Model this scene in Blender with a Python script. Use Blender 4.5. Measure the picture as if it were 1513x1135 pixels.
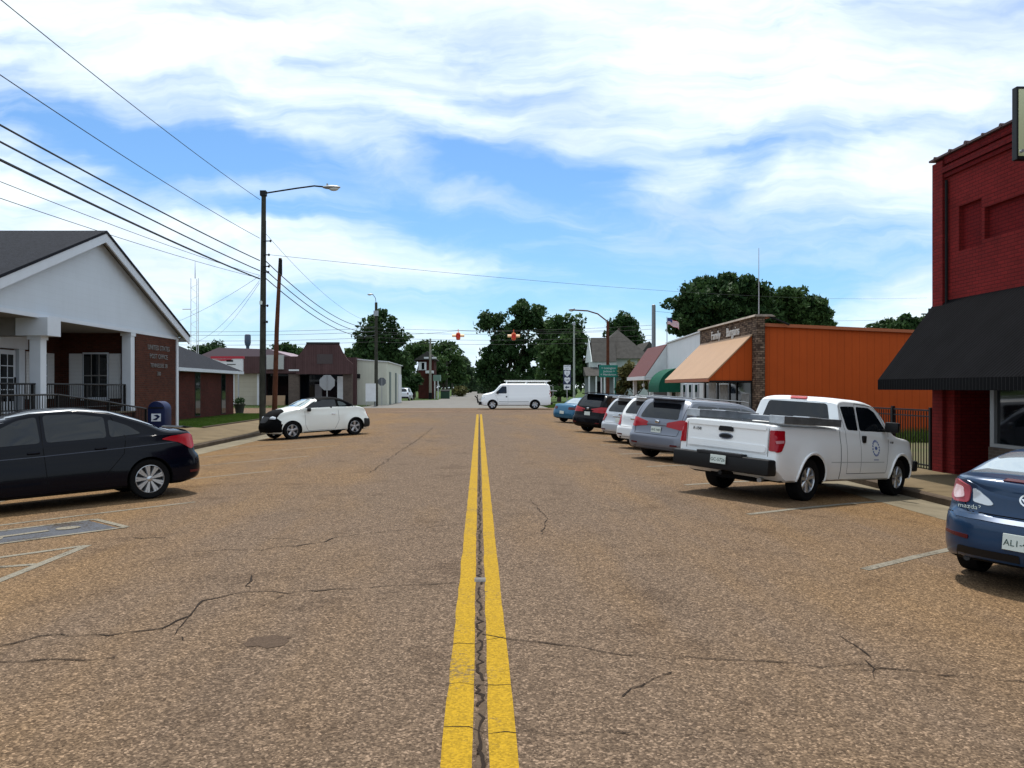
import bpy, bmesh, math, random
import numpy as np
from mathutils import Vector, Matrix
from mathutils.bvhtree import BVHTree
R = math.radians
random.seed(7); NR = np.random.RandomState(11)
for o in list(bpy.data.objects): bpy.data.objects.remove(o)
S = bpy.context.scene
COL = S.collection
# ------------------------------------------------------------------ camera
CAMH = 1.75; F = 1190.0; VX = 708.0; VY = 573.0
cd = bpy.data.cameras.new('camera'); cam = bpy.data.objects.new('camera', cd); COL.objects.link(cam)
cd.sensor_width = 36; cd.lens = 36*F/1513; cd.clip_start = .1; cd.clip_end = 6000
cam.location = (0, 0, CAMH); cam.rotation_euler = (R(90), 0, 0)
cd.shift_x = (756.5-VX)/1513; cd.shift_y = (VY-567.5)/1513
S.camera = cam
S.render.resolution_x = 1024; S.render.resolution_y = 768
S.view_settings.view_transform = 'Standard'; S.view_settings.look = 'None'
S.view_settings.exposure = 0.25; S.view_settings.gamma = 1
# ------------------------------------------------------------------ sun + sky
SUN_EL, SUN_AZ = 67.0, -4.0            # azimuth from +Y (road direction) towards +X
sd = bpy.data.lights.new('sun', 'SUN'); so = bpy.data.objects.new('sun', sd); COL.objects.link(so)
sd.energy = 3.9; sd.angle = R(2.5); sd.color = (1.0, .955, .88)
so.rotation_euler = (R(90-SUN_EL), 0, R(180-SUN_AZ)); so.location = (0, 0, 60)

def make_world():
    w = bpy.data.worlds.new('World'); S.world = w; w.use_nodes = True
    nt = w.node_tree; N = nt.nodes; Lk = nt.links
    bg = N['Background']; bg.inputs['Strength'].default_value = 0.12
    sky = N.new('ShaderNodeTexSky'); sky.sky_type = 'NISHITA'; sky.sun_disc = False
    sky.sun_elevation = R(SUN_EL); sky.sun_rotation = R(SUN_AZ); sky.air_density = 1.0; sky.dust_density = .6; sky.ozone_density = 1.6
    tc = N.new('ShaderNodeTexCoord'); sep = N.new('ShaderNodeSeparateXYZ'); Lk.new(tc.outputs['Generated'], sep.inputs[0])
    def M(op, a, b=None, c=None, clamp=False):
        n = N.new('ShaderNodeMath'); n.operation = op; n.use_clamp = clamp
        for i, v in enumerate((a, b, c)):
            if v is None: continue
            if isinstance(v, (int, float)): n.inputs[i].default_value = v
            else: Lk.new(v, n.inputs[i])
        return n.outputs[0]
    x, y, z = sep.outputs
    ya = M('ADD', M('ABSOLUTE', y), .02)
    A = M('DIVIDE', x, ya); E = M('DIVIDE', z, ya)
    cv = N.new('ShaderNodeCombineXYZ'); Lk.new(A, cv.inputs[0]); Lk.new(E, cv.inputs[1])
    def noise(vec, scale, detail=6, rough=.55, dist=0., rot=0., sc=(1, 1, 1)):
        mp = N.new('ShaderNodeMapping'); mp.inputs['Rotation'].default_value = (0, 0, R(rot)); mp.inputs['Scale'].default_value = sc
        Lk.new(vec, mp.inputs['Vector'])
        n = N.new('ShaderNodeTexNoise'); n.inputs['Scale'].default_value = scale; n.inputs['Detail'].default_value = detail
        n.inputs['Roughness'].default_value = rough; n.inputs['Distortion'].default_value = dist
        Lk.new(mp.outputs[0], n.inputs['Vector']); return n
    nw = noise(cv.outputs[0], 3.2, 5, .55, .4)
    vs = N.new('ShaderNodeVectorMath'); vs.operation = 'SUBTRACT'; Lk.new(nw.outputs['Color'], vs.inputs[0]); vs.inputs[1].default_value = (.5, .5, .5)
    vm = N.new('ShaderNodeVectorMath'); vm.operation = 'MULTIPLY'; Lk.new(vs.outputs[0], vm.inputs[0]); vm.inputs[1].default_value = (.40, .12, 0)
    va = N.new('ShaderNodeVectorMath'); va.operation = 'ADD'; Lk.new(cv.outputs[0], va.inputs[0]); Lk.new(vm.outputs[0], va.inputs[1])
    W = va.outputs[0]
    # gaps of blue between the clouds: (centre px, py, half length, half width, tilt degrees, weight)
    gaps = [(150, 205, 330, 52, -13, .92), (330, 300, 240, 16, -10, .45), (330, 160, 150, 20, -14, .35), (430, 262, 220, 34, -12, .6), (640, 235, 190, 34, -14, .75), (800, 268, 150, 42, -10, .85),
            (1110, 262, 90, 40, 20, .70), (940, 375, 380, 62, -4, .95), (1290, 372, 150, 24, -3, .4), (1050, 225, 150, 28, 8, .6), (560, 130, 260, 16, -14, .22), (1000, 130, 300, 18, 6, .20), (1350, 190, 160, 16, 10, .3),
            (640, 335, 160, 20, -6, .4), (500, 470, 330, 45, 0, .55), (1150, 440, 200, 40, -3, .6), (90, 165, 120, 26, -8, .4), (820, 440, 330, 38, 0, .5)]
    acc = None
    for (px, py, hl, hw, tilt, wt) in gaps:
        mp = N.new('ShaderNodeMapping'); mp.vector_type = 'TEXTURE'
        mp.inputs['Location'].default_value = ((px-VX)/F, (VY-py)/F, 0); mp.inputs['Rotation'].default_value = (0, 0, R(tilt))
        mp.inputs['Scale'].default_value = (hl/F, hw/F, 1); Lk.new(W, mp.inputs['Vector'])
        ln = N.new('ShaderNodeVectorMath'); ln.operation = 'LENGTH'; Lk.new(mp.outputs[0], ln.inputs[0])
        g = M('MULTIPLY', M('POWER', 2.718, M('MULTIPLY', M('POWER', ln.outputs['Value'], 2.0), -1.0)), wt)
        acc = g if acc is None else M('ADD', acc, g)
    streak = noise(W, 4.2, 8, .58, .35, -11, (.8, 4.6, 1))
    fine = noise(W, 13.0, 6, .6, .2, -14, (.8, 4.2, 1))
    cover = M('SUBTRACT', .84, acc)
    cover = M('ADD', cover, M('MULTIPLY', M('SUBTRACT', streak.outputs['Fac'], .47), 2.1))
    cover = M('ADD', cover, M('MULTIPLY', M('SUBTRACT', fine.outputs['Fac'], .5), .45))
    mr = N.new('ShaderNodeMapRange'); mr.interpolation_type = 'SMOOTHSTEP'; Lk.new(cover, mr.inputs[0])
    mr.inputs[1].default_value = -.22; mr.inputs[2].default_value = 1.12; mr.inputs[3].default_value = .0; mr.inputs[4].default_value = 1.0
    cl = N.new('ShaderNodeMixRGB'); cr = N.new('ShaderNodeValToRGB'); cr.color_ramp.elements[0].position = .30; cr.color_ramp.elements[1].position = .56
    Lk.new(noise(W, 2.6, 7, .58, .3, -12, (1, 3.4, 1)).outputs['Fac'], cr.inputs[0]); Lk.new(cr.outputs[0], cl.inputs[0])
    cl.inputs[1].default_value = (4.6, 5.7, 7.6, 1); cl.inputs[2].default_value = (7.6, 8.4, 8.8, 1)
    sc = N.new('ShaderNodeMixRGB'); sc.blend_type = 'MULTIPLY'; sc.inputs[0].default_value = 1; Lk.new(sky.outputs[0], sc.inputs[1]); sc.inputs[2].default_value = (.60, .86, 1.08, 1)
    mx = N.new('ShaderNodeMixRGB'); Lk.new(mr.outputs[0], mx.inputs[0]); Lk.new(sc.outputs[0], mx.inputs[1]); Lk.new(cl.outputs[0], mx.inputs[2])
    Lk.new(mx.outputs[0], bg.inputs['Color'])
make_world()

# ------------------------------------------------------------------ materials
MC = {}
def nmat(name, col, rough=.6, metal=0., spec=.5, coat=0., var=0., vscale=8., bump=0., bscale=40., emit=None, vcol=None, trans=0, alpha=None):
    if name in MC: return MC[name]
    if rough >= .8: spec = min(spec, .12)
    m = bpy.data.materials.new(name); m.use_nodes = True; nt = m.node_tree; N = nt.nodes; Lk = nt.links
    p = N['Principled BSDF']; p.inputs['Base Color'].default_value = (*col, 1); p.inputs['Roughness'].default_value = rough
    p.inputs['Metallic'].default_value = metal; p.inputs['Specular IOR Level'].default_value = spec
    p.inputs['Coat Weight'].default_value = coat; p.inputs['Coat Roughness'].default_value = .04
    if trans: p.inputs['Transmission Weight'].default_value = trans
    if emit: p.inputs['Emission Color'].default_value = (*emit[:3], 1); p.inputs['Emission Strength'].default_value = emit[3]
    if var or bump:
        tc = N.new('ShaderNodeTexCoord')
        if var:
            n = N.new('ShaderNodeTexNoise'); n.inputs['Scale'].default_value = vscale; n.inputs['Detail'].default_value = 8; n.inputs['Roughness'].default_value = .65
            Lk.new(tc.outputs['Object'], n.inputs['Vector'])
            r = N.new('ShaderNodeValToRGB'); Lk.new(n.outputs['Fac'], r.inputs[0])
            c2 = vcol if vcol else tuple(max(0, c*(1-var)) for c in col)
            r.color_ramp.elements[0].position = .32; r.color_ramp.elements[1].position = .68
            r.color_ramp.elements[0].color = (*c2, 1); r.color_ramp.elements[1].color = (*[min(1, c*(1+var*.4)) for c in col], 1)
            Lk.new(r.outputs[0], p.inputs['Base Color'])
        if bump:
            n2 = N.new('ShaderNodeTexNoise'); n2.inputs['Scale'].default_value = bscale; n2.inputs['Detail'].default_value = 5
            Lk.new(tc.outputs['Object'], n2.inputs['Vector'])
            b = N.new('ShaderNodeBump'); b.inputs['Strength'].default_value = bump; b.inputs['Distance'].default_value = .02
            Lk.new(n2.outputs['Fac'], b.inputs['Height']); Lk.new(b.outputs[0], p.inputs['Normal'])
    MC[name] = m; return m
def wall_uv(nt):
    N = nt.nodes; Lk = nt.links
    tc = N.new('ShaderNodeTexCoord'); s = N.new('ShaderNodeSeparateXYZ'); Lk.new(tc.outputs['Object'], s.inputs[0])
    a = N.new('ShaderNodeMath'); a.operation = 'ADD'; Lk.new(s.outputs[0], a.inputs[0]); Lk.new(s.outputs[1], a.inputs[1])
    c = N.new('ShaderNodeCombineXYZ'); Lk.new(a.outputs[0], c.inputs[0]); Lk.new(s.outputs[2], c.inputs[1])
    return tc, c
def brick(name, c1, c2, mort, bw=.22, bh=.075, ms=.012, stain=.35):
    m = bpy.data.materials.new(name); m.use_nodes = True; nt = m.node_tree; N = nt.nodes; Lk = nt.links; p = N['Principled BSDF']
    tc, c = wall_uv(nt)
    b = N.new('ShaderNodeTexBrick'); Lk.new(c.outputs[0], b.inputs['Vector']); b.inputs['Scale'].default_value = 1
    b.inputs['Brick Width'].default_value = bw; b.inputs['Row Height'].default_value = bh; b.inputs['Mortar Size'].default_value = ms; b.inputs['Mortar Smooth'].default_value = .3
    b.inputs['Color1'].default_value = (*c1, 1); b.inputs['Color2'].default_value = (*c2, 1); b.inputs['Mortar'].default_value = (*mort, 1); b.inputs['Bias'].default_value = -.1
    n = N.new('ShaderNodeTexNoise'); n.inputs['Scale'].default_value = .9; n.inputs['Detail'].default_value = 9; n.inputs['Roughness'].default_value = .7; Lk.new(tc.outputs['Object'], n.inputs['Vector'])
    r = N.new('ShaderNodeValToRGB'); Lk.new(n.outputs['Fac'], r.inputs[0]); r.color_ramp.elements[0].position = .3; r.color_ramp.elements[1].position = .65
    r.color_ramp.elements[0].color = (1-stain, 1-stain, 1-stain, 1); r.color_ramp.elements[1].color = (1.1, 1.08, 1.05, 1)
    mx = N.new('ShaderNodeMixRGB'); mx.blend_type = 'MULTIPLY'; mx.inputs[0].default_value = 1; Lk.new(b.outputs['Color'], mx.inputs[1]); Lk.new(r.outputs[0], mx.inputs[2])
    Lk.new(mx.outputs[0], p.inputs['Base Color']); p.inputs['Roughness'].default_value = .85; p.inputs['Specular IOR Level'].default_value = .1
    bp = N.new('ShaderNodeBump'); bp.invert = True; bp.inputs['Strength'].default_value = .5; bp.inputs['Distance'].default_value = .01; Lk.new(b.outputs['Fac'], bp.inputs['Height']); Lk.new(bp.outputs[0], p.inputs['Normal'])
    return m
def siding(name, col, pitch=.2, vertical=True, rough=.5, dark=.55, var=.15, width=.12, metal=0., spec=.12):
    """boards or ribs: grooves across the wall at a fixed pitch"""
    m = bpy.data.materials.new(name); m.use_nodes = True; nt = m.node_tree; N = nt.nodes; Lk = nt.links; p = N['Principled BSDF']
    tc, c = wall_uv(nt); s = N.new('ShaderNodeSeparateXYZ'); Lk.new(c.outputs[0], s.inputs[0])
    d = N.new('ShaderNodeMath'); d.operation = 'DIVIDE'; Lk.new(s.outputs[0 if vertical else 1], d.inputs[0]); d.inputs[1].default_value = pitch
    fr = N.new('ShaderNodeMath'); fr.operation = 'FRACT'; Lk.new(d.outputs[0], fr.inputs[0])
    r = N.new('ShaderNodeValToRGB'); Lk.new(fr.outputs[0], r.inputs[0]); e = r.color_ramp.elements
    e[0].position = 0; e[0].color = (dark, dark, dark, 1); e[1].position = width; e[1].color = (1, 1, 1, 1)
    e2 = e.new(1-width*.3); e2.color = (1, 1, 1, 1); e3 = e.new(1.0); e3.color = (dark, dark, dark, 1)
    fl = N.new('ShaderNodeMath'); fl.operation = 'FLOOR'; Lk.new(d.outputs[0], fl.inputs[0])
    wn = N.new('ShaderNodeTexWhiteNoise'); wn.noise_dimensions = '1D'; Lk.new(fl.outputs[0], wn.inputs['W'])
    n = N.new('ShaderNodeTexNoise'); n.inputs['Scale'].default_value = 1.3; n.inputs['Detail'].default_value = 8; Lk.new(tc.outputs['Object'], n.inputs['Vector'])
    ms = N.new('ShaderNodeMapping'); ms.inputs['Scale'].default_value = (2.2, 2.2, .12); Lk.new(tc.outputs['Object'], ms.inputs[0])
    ns = N.new('ShaderNodeTexNoise'); ns.inputs['Scale'].default_value = 2.5; ns.inputs['Detail'].default_value = 6; ns.inputs['Roughness'].default_value = .7; Lk.new(ms.outputs[0], ns.inputs['Vector'])
    nn = N.new('ShaderNodeMath'); nn.operation = 'ADD'; Lk.new(n.outputs['Fac'], nn.inputs[0]); Lk.new(ns.outputs['Fac'], nn.inputs[1])
    a = N.new('ShaderNodeMath'); a.operation = 'MULTIPLY_ADD'; Lk.new(nn.outputs[0], a.inputs[0]); a.inputs[1].default_value = var*2.0; a.inputs[2].default_value = 1-var*2.1
    a2 = N.new('ShaderNodeMath'); a2.operation = 'MULTIPLY_ADD'; Lk.new(wn.outputs['Value'], a2.inputs[0]); a2.inputs[1].default_value = var*.5; Lk.new(a.outputs[0], a2.inputs[2])
    m1 = N.new('ShaderNodeMixRGB'); m1.blend_type = 'MULTIPLY'; m1.inputs[0].default_value = 1; m1.inputs[1].default_value = (*col, 1); Lk.new(r.outputs[0], m1.inputs[2])
    m2 = N.new('ShaderNodeMixRGB'); m2.blend_type = 'MULTIPLY'; m2.inputs[0].default_value = 1; Lk.new(m1.outputs[0], m2.inputs[1]); Lk.new(a2.outputs[0], m2.inputs[2])
    Lk.new(m2.outputs[0], p.inputs['Base Color']); p.inputs['Roughness'].default_value = rough; p.inputs['Metallic'].default_value = metal; p.inputs['Specular IOR Level'].default_value = spec
    bp = N.new('ShaderNodeBump'); bp.inputs['Strength'].default_value = .6; bp.inputs['Distance'].default_value = .015; Lk.new(r.outputs[0], bp.inputs['Height']); Lk.new(bp.outputs[0], p.inputs['Normal'])
    return m
def leafmat(name, c1, c2):
    m = bpy.data.materials.new(name); m.use_nodes = True; nt = m.node_tree; N = nt.nodes; Lk = nt.links; p = N['Principled BSDF']
    g = N.new('ShaderNodeNewGeometry'); n = N.new('ShaderNodeTexNoise'); n.inputs['Scale'].default_value = .45; n.inputs['Detail'].default_value = 4
    Lk.new(g.outputs['Position'], n.inputs['Vector'])
    ad = N.new('ShaderNodeMath'); ad.operation = 'MULTIPLY_ADD'; Lk.new(g.outputs['Random Per Island'], ad.inputs[0]); ad.inputs[1].default_value = .5
    sb = N.new('ShaderNodeMath'); sb.operation = 'SUBTRACT'; Lk.new(n.outputs['Fac'], sb.inputs[0]); sb.inputs[1].default_value = .22; Lk.new(sb.outputs[0], ad.inputs[2])
    r = N.new('ShaderNodeValToRGB'); Lk.new(ad.outputs[0], r.inputs[0]); r.color_ramp.elements[0].position = .15; r.color_ramp.elements[1].position = .85
    r.color_ramp.elements[0].color = (*c1, 1); r.color_ramp.elements[1].color = (*c2, 1); Lk.new(r.outputs[0], p.inputs['Base Color'])
    p.inputs['Roughness'].default_value = .6; p.inputs['Specular IOR Level'].default_value = .12
    tr = N.new('ShaderNodeBsdfTranslucent'); Lk.new(r.outputs[0], tr.inputs[0]); ms = N.new('ShaderNodeMixShader'); ms.inputs[0].default_value = .22
    Lk.new(p.outputs[0], ms.inputs[1]); Lk.new(tr.outputs[0], ms.inputs[2]); Lk.new(ms.outputs[0], N['Material Output'].inputs[0])
    return m

# ------------------------------------------------------------------ object helpers
def tag(o, label=None, cat=None, group=None, kind=None):
    if label: o['label'] = label
    if cat: o['category'] = cat
    if group: o['group'] = group
    if kind: o['kind'] = kind
    return o
def empty(name, loc=(0, 0, 0), rz=0., label=None, cat=None, group=None):
    o = bpy.data.objects.new(name, None); COL.objects.link(o); o.location = loc; o.rotation_euler = (0, 0, rz); o.empty_display_size = .3
    return tag(o, label, cat, group)
class MB:
    def __init__(s): s.v = []; s.f = []
    def add(s, vs, fs):
        b = len(s.v); s.v += [tuple(v) for v in vs]; s.f += [tuple(b+i for i in f) for f in fs]; return s
    def box(s, x0, x1, y0, y1, z0, z1, M=None):
        vs = [(x, y, z) for z in (z0, z1) for y in (y0, y1) for x in (x0, x1)]
        if M is not None: vs = [M @ Vector(v) for v in vs]
        return s.add(vs, [(0, 2, 3, 1), (4, 5, 7, 6), (0, 1, 5, 4), (2, 6, 7, 3), (0, 4, 6, 2), (1, 3, 7, 5)])
    def prism(s, poly, axis, a, b):
        """poly: 2D list; axis 'x': poly=(y,z); 'y': (x,z); 'z': (x,y); extruded from a to b"""
        def mk(p, t): return {'x': (t, p[0], p[1]), 'y': (p[0], t, p[1]), 'z': (p[0], p[1], t)}[axis]
        n = len(poly); vs = [mk(p, a) for p in poly]+[mk(p, b) for p in poly]
        return s.add(vs, [tuple(range(n)), tuple(range(2*n-1, n-1, -1))]+[(i, i+n, (i+1) % n+n, (i+1) % n) for i in range(n)])
    def tube(s, pts, rad, seg=8, cap=True):
        pts = [Vector(p) for p in pts]; rad = rad if hasattr(rad, '__len__') else [rad]*len(pts); n = len(pts); vs = []; fs = []
        up0 = None
        for i, p in enumerate(pts):
            d = (pts[min(i+1, n-1)]-pts[max(i-1, 0)]).normalized()
            if up0 is None: up0 = Vector((0, 0, 1)) if abs(d.z) < .9 else Vector((1, 0, 0))
            a = d.cross(up0).normalized(); b = d.cross(a).normalized(); up0 = -b if True else up0
            up0 = (up0 - d*up0.dot(d)).normalized()
            for k in range(seg):
                t = 2*math.pi*k/seg; vs.append(p+a*math.cos(t)*rad[i]+up0*math.sin(t)*rad[i])
        for i in range(n-1):
            for k in range(seg): fs.append((i*seg+k, i*seg+(k+1) % seg, (i+1)*seg+(k+1) % seg, (i+1)*seg+k))
        if cap: fs += [tuple(range(seg-1, -1, -1)), tuple((n-1)*seg+k for k in range(seg))]
        return s.add(vs, fs)
    def lathe(s, prof, seg=24, M=None, closed=False):
        """prof: (r, z) list turned about local z"""
        vs = []; fs = []; n = len(prof)
        for k in range(seg):
            t = 2*math.pi*k/seg
            for r, z in prof: vs.append(Vector((r*math.cos(t), r*math.sin(t), z)))
        if M is not None: vs = [M @ v for v in vs]
        for k in range(seg):
            k2 = (k+1) % seg
            for i in range(n-1 if not closed else n): j = (i+1) % n; fs.append((k*n+i, k2*n+i, k2*n+j, k*n+j))
        return s.add(vs, fs)
    def ellipsoid(s, c, r, seg=14, rings=8, M=None):
        vs = []; fs = []
        for i in range(rings+1):
            ph = math.pi*i/rings
            for k in range(seg):
                t = 2*math.pi*k/seg; v = Vector((c[0]+r[0]*math.sin(ph)*math.cos(t), c[1]+r[1]*math.sin(ph)*math.sin(t), c[2]+r[2]*math.cos(ph)))
                vs.append(M @ v if M is not None else v)
        for i in range(rings):
            for k in range(seg): fs.append((i*seg+k, (i+1)*seg+k, (i+1)*seg+(k+1) % seg, i*seg+(k+1) % seg))
        return s.add(vs, fs)
    def build(s, name, mat, parent=None, smooth=False, bevel=0, loc=None, weld=True):
        me = bpy.data.meshes.new(name); me.from_pydata(s.v, [], s.f); me.materials.append(mat)
        bm = bmesh.new(); bm.from_mesh(me)
        if weld: bmesh.ops.remove_doubles(bm, verts=bm.verts, dist=1e-5)
        if bevel:
            es = [e for e in bm.edges if len(e.link_faces) == 2 and e.calc_face_angle(0) > R(35)]
            bmesh.ops.bevel(bm, geom=es, offset=bevel, segments=2, profile=.5, affect='EDGES', clamp_overlap=True)
        bmesh.ops.recalc_face_normals(bm, faces=bm.faces); bm.to_mesh(me); bm.free()
        if smooth:
            me.polygons.foreach_set('use_smooth', [True]*len(me.polygons))
            try: me.set_sharp_from_angle(angle=R(38))
            except Exception: pass
        o = bpy.data.objects.new(name, me); COL.objects.link(o)
        if parent: o.parent = parent
        if loc: o.location = loc
        return o
def kids(o): return [c for c in bpy.data.objects if c.parent == o]
def copy_tree(o, parent=None):
    c = o.copy(); COL.objects.link(c)
    if parent: c.parent = parent
    for ch in kids(o): copy_tree(ch, c)
    return c
def text(s, size, mat, loc, rot, name='lettering', parent=None, ext=.004, align='CENTER', sx=1.):
    cu = bpy.data.curves.new(name, 'FONT'); cu.body = s; cu.size = size; cu.extrude = ext; cu.align_x = align; cu.align_y = 'CENTER'; cu.resolution_u = 2
    t = bpy.data.objects.new('tmp', cu); me = bpy.data.meshes.new_from_object(t); bpy.data.objects.remove(t)
    me.name = name; me.materials.clear(); me.materials.append(mat)
    o = bpy.data.objects.new(name, me); COL.objects.link(o); o.scale = (sx, 1, 1); o.location = loc; o.rotation_euler = rot
    if parent: o.parent = parent
    return o

# ------------------------------------------------------------------ ground shape
def sst(a, b, t): t = min(1, max(0, (t-a)/(b-a))); return t*t*(3-2*t)
CR, CL = 8.7, -9.2
def kY(y): return 1-sst(42, 56, y)
def G(x, y):            # carriageway surface: crowned, falling to the gutters
    k = kY(y)
    if x >= 0: x = min(x, CR); return -.006*x*x*k
    x = max(x, CL); return -.003*x*x*k
def SW(x, y):           # pavement surface
    k = kY(y)
    if x > 0: return -.454*k+.14+.012*(x-CR)*k
    return -.254*k+.14+min(.06*(-x-9.2), .2)*k
def P(px, py, lift=0.):  # point of the carriageway seen at a pixel of the photograph
    a = (px-VX)/F; e = (VY-py)/F; y = .5
    lo, hi = .5, 300.
    for _ in range(50):
        y = (lo+hi)/2
        if CAMH+e*y > G(a*y, y): lo = y
        else: hi = y
    return Vector((a*y, y, G(a*y, y)+lift))
def at(px, py, Y): return Vector(((px-VX)/F*Y, Y, CAMH+(VY-py)/F*Y))
def sheet(name, xs, ys, zf, mat, kind='structure', thick=0., xlim=None, parent=None):
    vs = []; fs = []; nx = len(xs)
    for y in ys:
        a, b = (xlim(y) if xlim else (xs[0], xs[-1]))
        for x in xs:
            xx = a+(x-xs[0])/(xs[-1]-xs[0])*(b-a); vs.append((xx, y, zf(xx, y)))
    for j in range(len(ys)-1):
        for i in range(nx-1): fs.append((j*nx+i, j*nx+i+1, (j+1)*nx+i+1, (j+1)*nx+i))
    me = bpy.data.meshes.new(name); me.from_pydata(vs, [], fs); me.materials.append(mat)
    if thick:
        bm = bmesh.new(); bm.from_mesh(me)
        r = bmesh.ops.extrude_face_region(bm, geom=list(bm.faces)); 
        for v in [g for g in r['geom'] if isinstance(g, bmesh.types.BMVert)]: v.co.z -= thick
        bmesh.ops.recalc_face_normals(bm, faces=bm.faces)
        bm.to_mesh(me); bm.free()
    o = bpy.data.objects.new(name, me); COL.objects.link(o)
    if parent: o.parent = parent
    if kind: o['kind'] = kind
    return o
def ribbon(name, pts, w, mat, lift=.004, jit=0., kind='structure', zf=G, sub=.4, rnd=None):
    """flat marking following the ground along a world polyline"""
    rnd = rnd or random.Random(3); out = []
    for i in range(len(pts)-1):
        a, b = Vector(pts[i][:2]), Vector(pts[i+1][:2]); n = max(1, int((b-a).length/sub))
        for k in range(n): out.append(a+(b-a)*k/n)
    out.append(Vector(pts[-1][:2])); vs = []
    for i, p in enumerate(out):
        d = (out[min(i+1, len(out)-1)]-out[max(i-1, 0)]).normalized(); nn = Vector((-d.y, d.x))
        for sgn in (-1, 1):
            q = p+nn*sgn*(w/2+rnd.uniform(-jit, jit)); vs.append((q.x, q.y, zf(q.x, q.y)+lift))
    me = bpy.data.meshes.new(name); me.from_pydata(vs, [], [(2*i, 2*i+1, 2*i+3, 2*i+2) for i in range(len(out)-1)]); me.materials.append(mat)
    o = bpy.data.objects.new(name, me); COL.objects.link(o)
    if kind: o['kind'] = kind
    return o
# ------------------------------------------------------------------ shared materials
def chipseal(name, worn, warm, sidex=True, grain=1.):
    m = bpy.data.materials.new(name); m.use_nodes = True; nt = m.node_tree; N = nt.nodes; Lk = nt.links; p = N['Principled BSDF']
    tc = N.new('ShaderNodeTexCoord'); ob = tc.outputs['Object']
    def noise(sc, det, ro=.6, vec=ob, dim='FAC'):
        n = N.new('ShaderNodeTexNoise'); n.inputs['Scale'].default_value = sc; n.inputs['Detail'].default_value = det; n.inputs['Roughness'].default_value = ro; Lk.new(vec, n.inputs['Vector']); return n.outputs['Fac']
    def M(op, a, b=None, c=None, cl=False):
        n = N.new('ShaderNodeMath'); n.operation = op; n.use_clamp = cl
        for i, v in enumerate((a, b, c)):
            if v is None: continue
            if isinstance(v, (int, float)): n.inputs[i].default_value = v
            else: Lk.new(v, n.inputs[i])
        return n.outputs[0]
    s = N.new('ShaderNodeSeparateXYZ'); Lk.new(ob, s.inputs[0])
    big = noise(.16, 4, .5)
    mp = N.new('ShaderNodeMapping'); mp.inputs['Scale'].default_value = (1, .12, 1); Lk.new(ob, mp.inputs[0])
    lane = noise(.9, 4, .55, mp.outputs[0])
    side = M('ABSOLUTE', s.outputs[0])
    f = M('MULTIPLY_ADD', side, .13 if sidex else 0., -.42)
    f = M('ADD', f, M('MULTIPLY_ADD', big, 1.5, -.72)); f = M('ADD', f, M('MULTIPLY_ADD', lane, 1.5, -.50), cl=True)
    c0 = N.new('ShaderNodeMixRGB'); Lk.new(f, c0.inputs[0]); c0.inputs[1].default_value = (*worn, 1); c0.inputs[2].default_value = (*warm, 1)
    # individual stones
    def stones(scale):
        v = N.new('ShaderNodeTexVoronoi'); v.inputs['Scale'].default_value = scale; Lk.new(ob, v.inputs['Vector']); return v
    v1 = stones(85); v2 = stones(34)
    sp = N.new('ShaderNodeSeparateColor'); Lk.new(v1.outputs['Color'], sp.inputs[0])
    sp2 = N.new('ShaderNodeSeparateColor'); Lk.new(v2.outputs['Color'], sp2.inputs[0])
    r1 = N.new('ShaderNodeValToRGB'); Lk.new(sp.outputs[0], r1.inputs[0]); e = r1.color_ramp.elements
    e[0].position = 0; e[0].color = (.30, .27, .25, 1); e[1].position = .97; e[1].color = (2.5, 2.5, 2.5, 1)
    for pos, c in ((.3, (.62, .6, .58)), (.6, (1.0, .98, .95)), (.85, (1.45, 1.42, 1.35))): el = e.new(pos); el.color = (*c, 1)
    mx = N.new('ShaderNodeMixRGB'); mx.blend_type = 'MULTIPLY'; mx.inputs[0].default_value = .72*grain; Lk.new(c0.outputs[0], mx.inputs[1]); Lk.new(r1.outputs[0], mx.inputs[2])
    cl = M('MULTIPLY_ADD', sp2.outputs[1], .9, .55)
    mx2 = N.new('ShaderNodeMixRGB'); mx2.blend_type = 'MULTIPLY'; mx2.inputs[0].default_value = .45*grain; Lk.new(mx.outputs[0], mx2.inputs[1]); Lk.new(cl, mx2.inputs[2])
    # dark oily blotches
    bl = noise(1.1, 7, .7); rb = N.new('ShaderNodeValToRGB'); Lk.new(bl, rb.inputs[0]); rb.color_ramp.elements[0].position = .26; rb.color_ramp.elements[0].color = (.50, .47, .45, 1); rb.color_ramp.elements[1].position = .46; rb.color_ramp.elements[1].color = (1, 1, 1, 1)
    mx3 = N.new('ShaderNodeMixRGB'); mx3.blend_type = 'MULTIPLY'; mx3.inputs[0].default_value = .8; Lk.new(mx2.outputs[0], mx3.inputs[1]); Lk.new(rb.outputs[0], mx3.inputs[2])
    Lk.new(mx3.outputs[0], p.inputs['Base Color']); p.inputs['Roughness'].default_value = .9; p.inputs['Specular IOR Level'].default_value = .08
    bp = N.new('ShaderNodeBump'); bp.inputs['Strength'].default_value = .55; bp.inputs['Distance'].default_value = .008; bp.invert = True
    Lk.new(v1.outputs['Distance'], bp.inputs['Height']); Lk.new(bp.outputs[0], p.inputs['Normal'])
    return m
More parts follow.
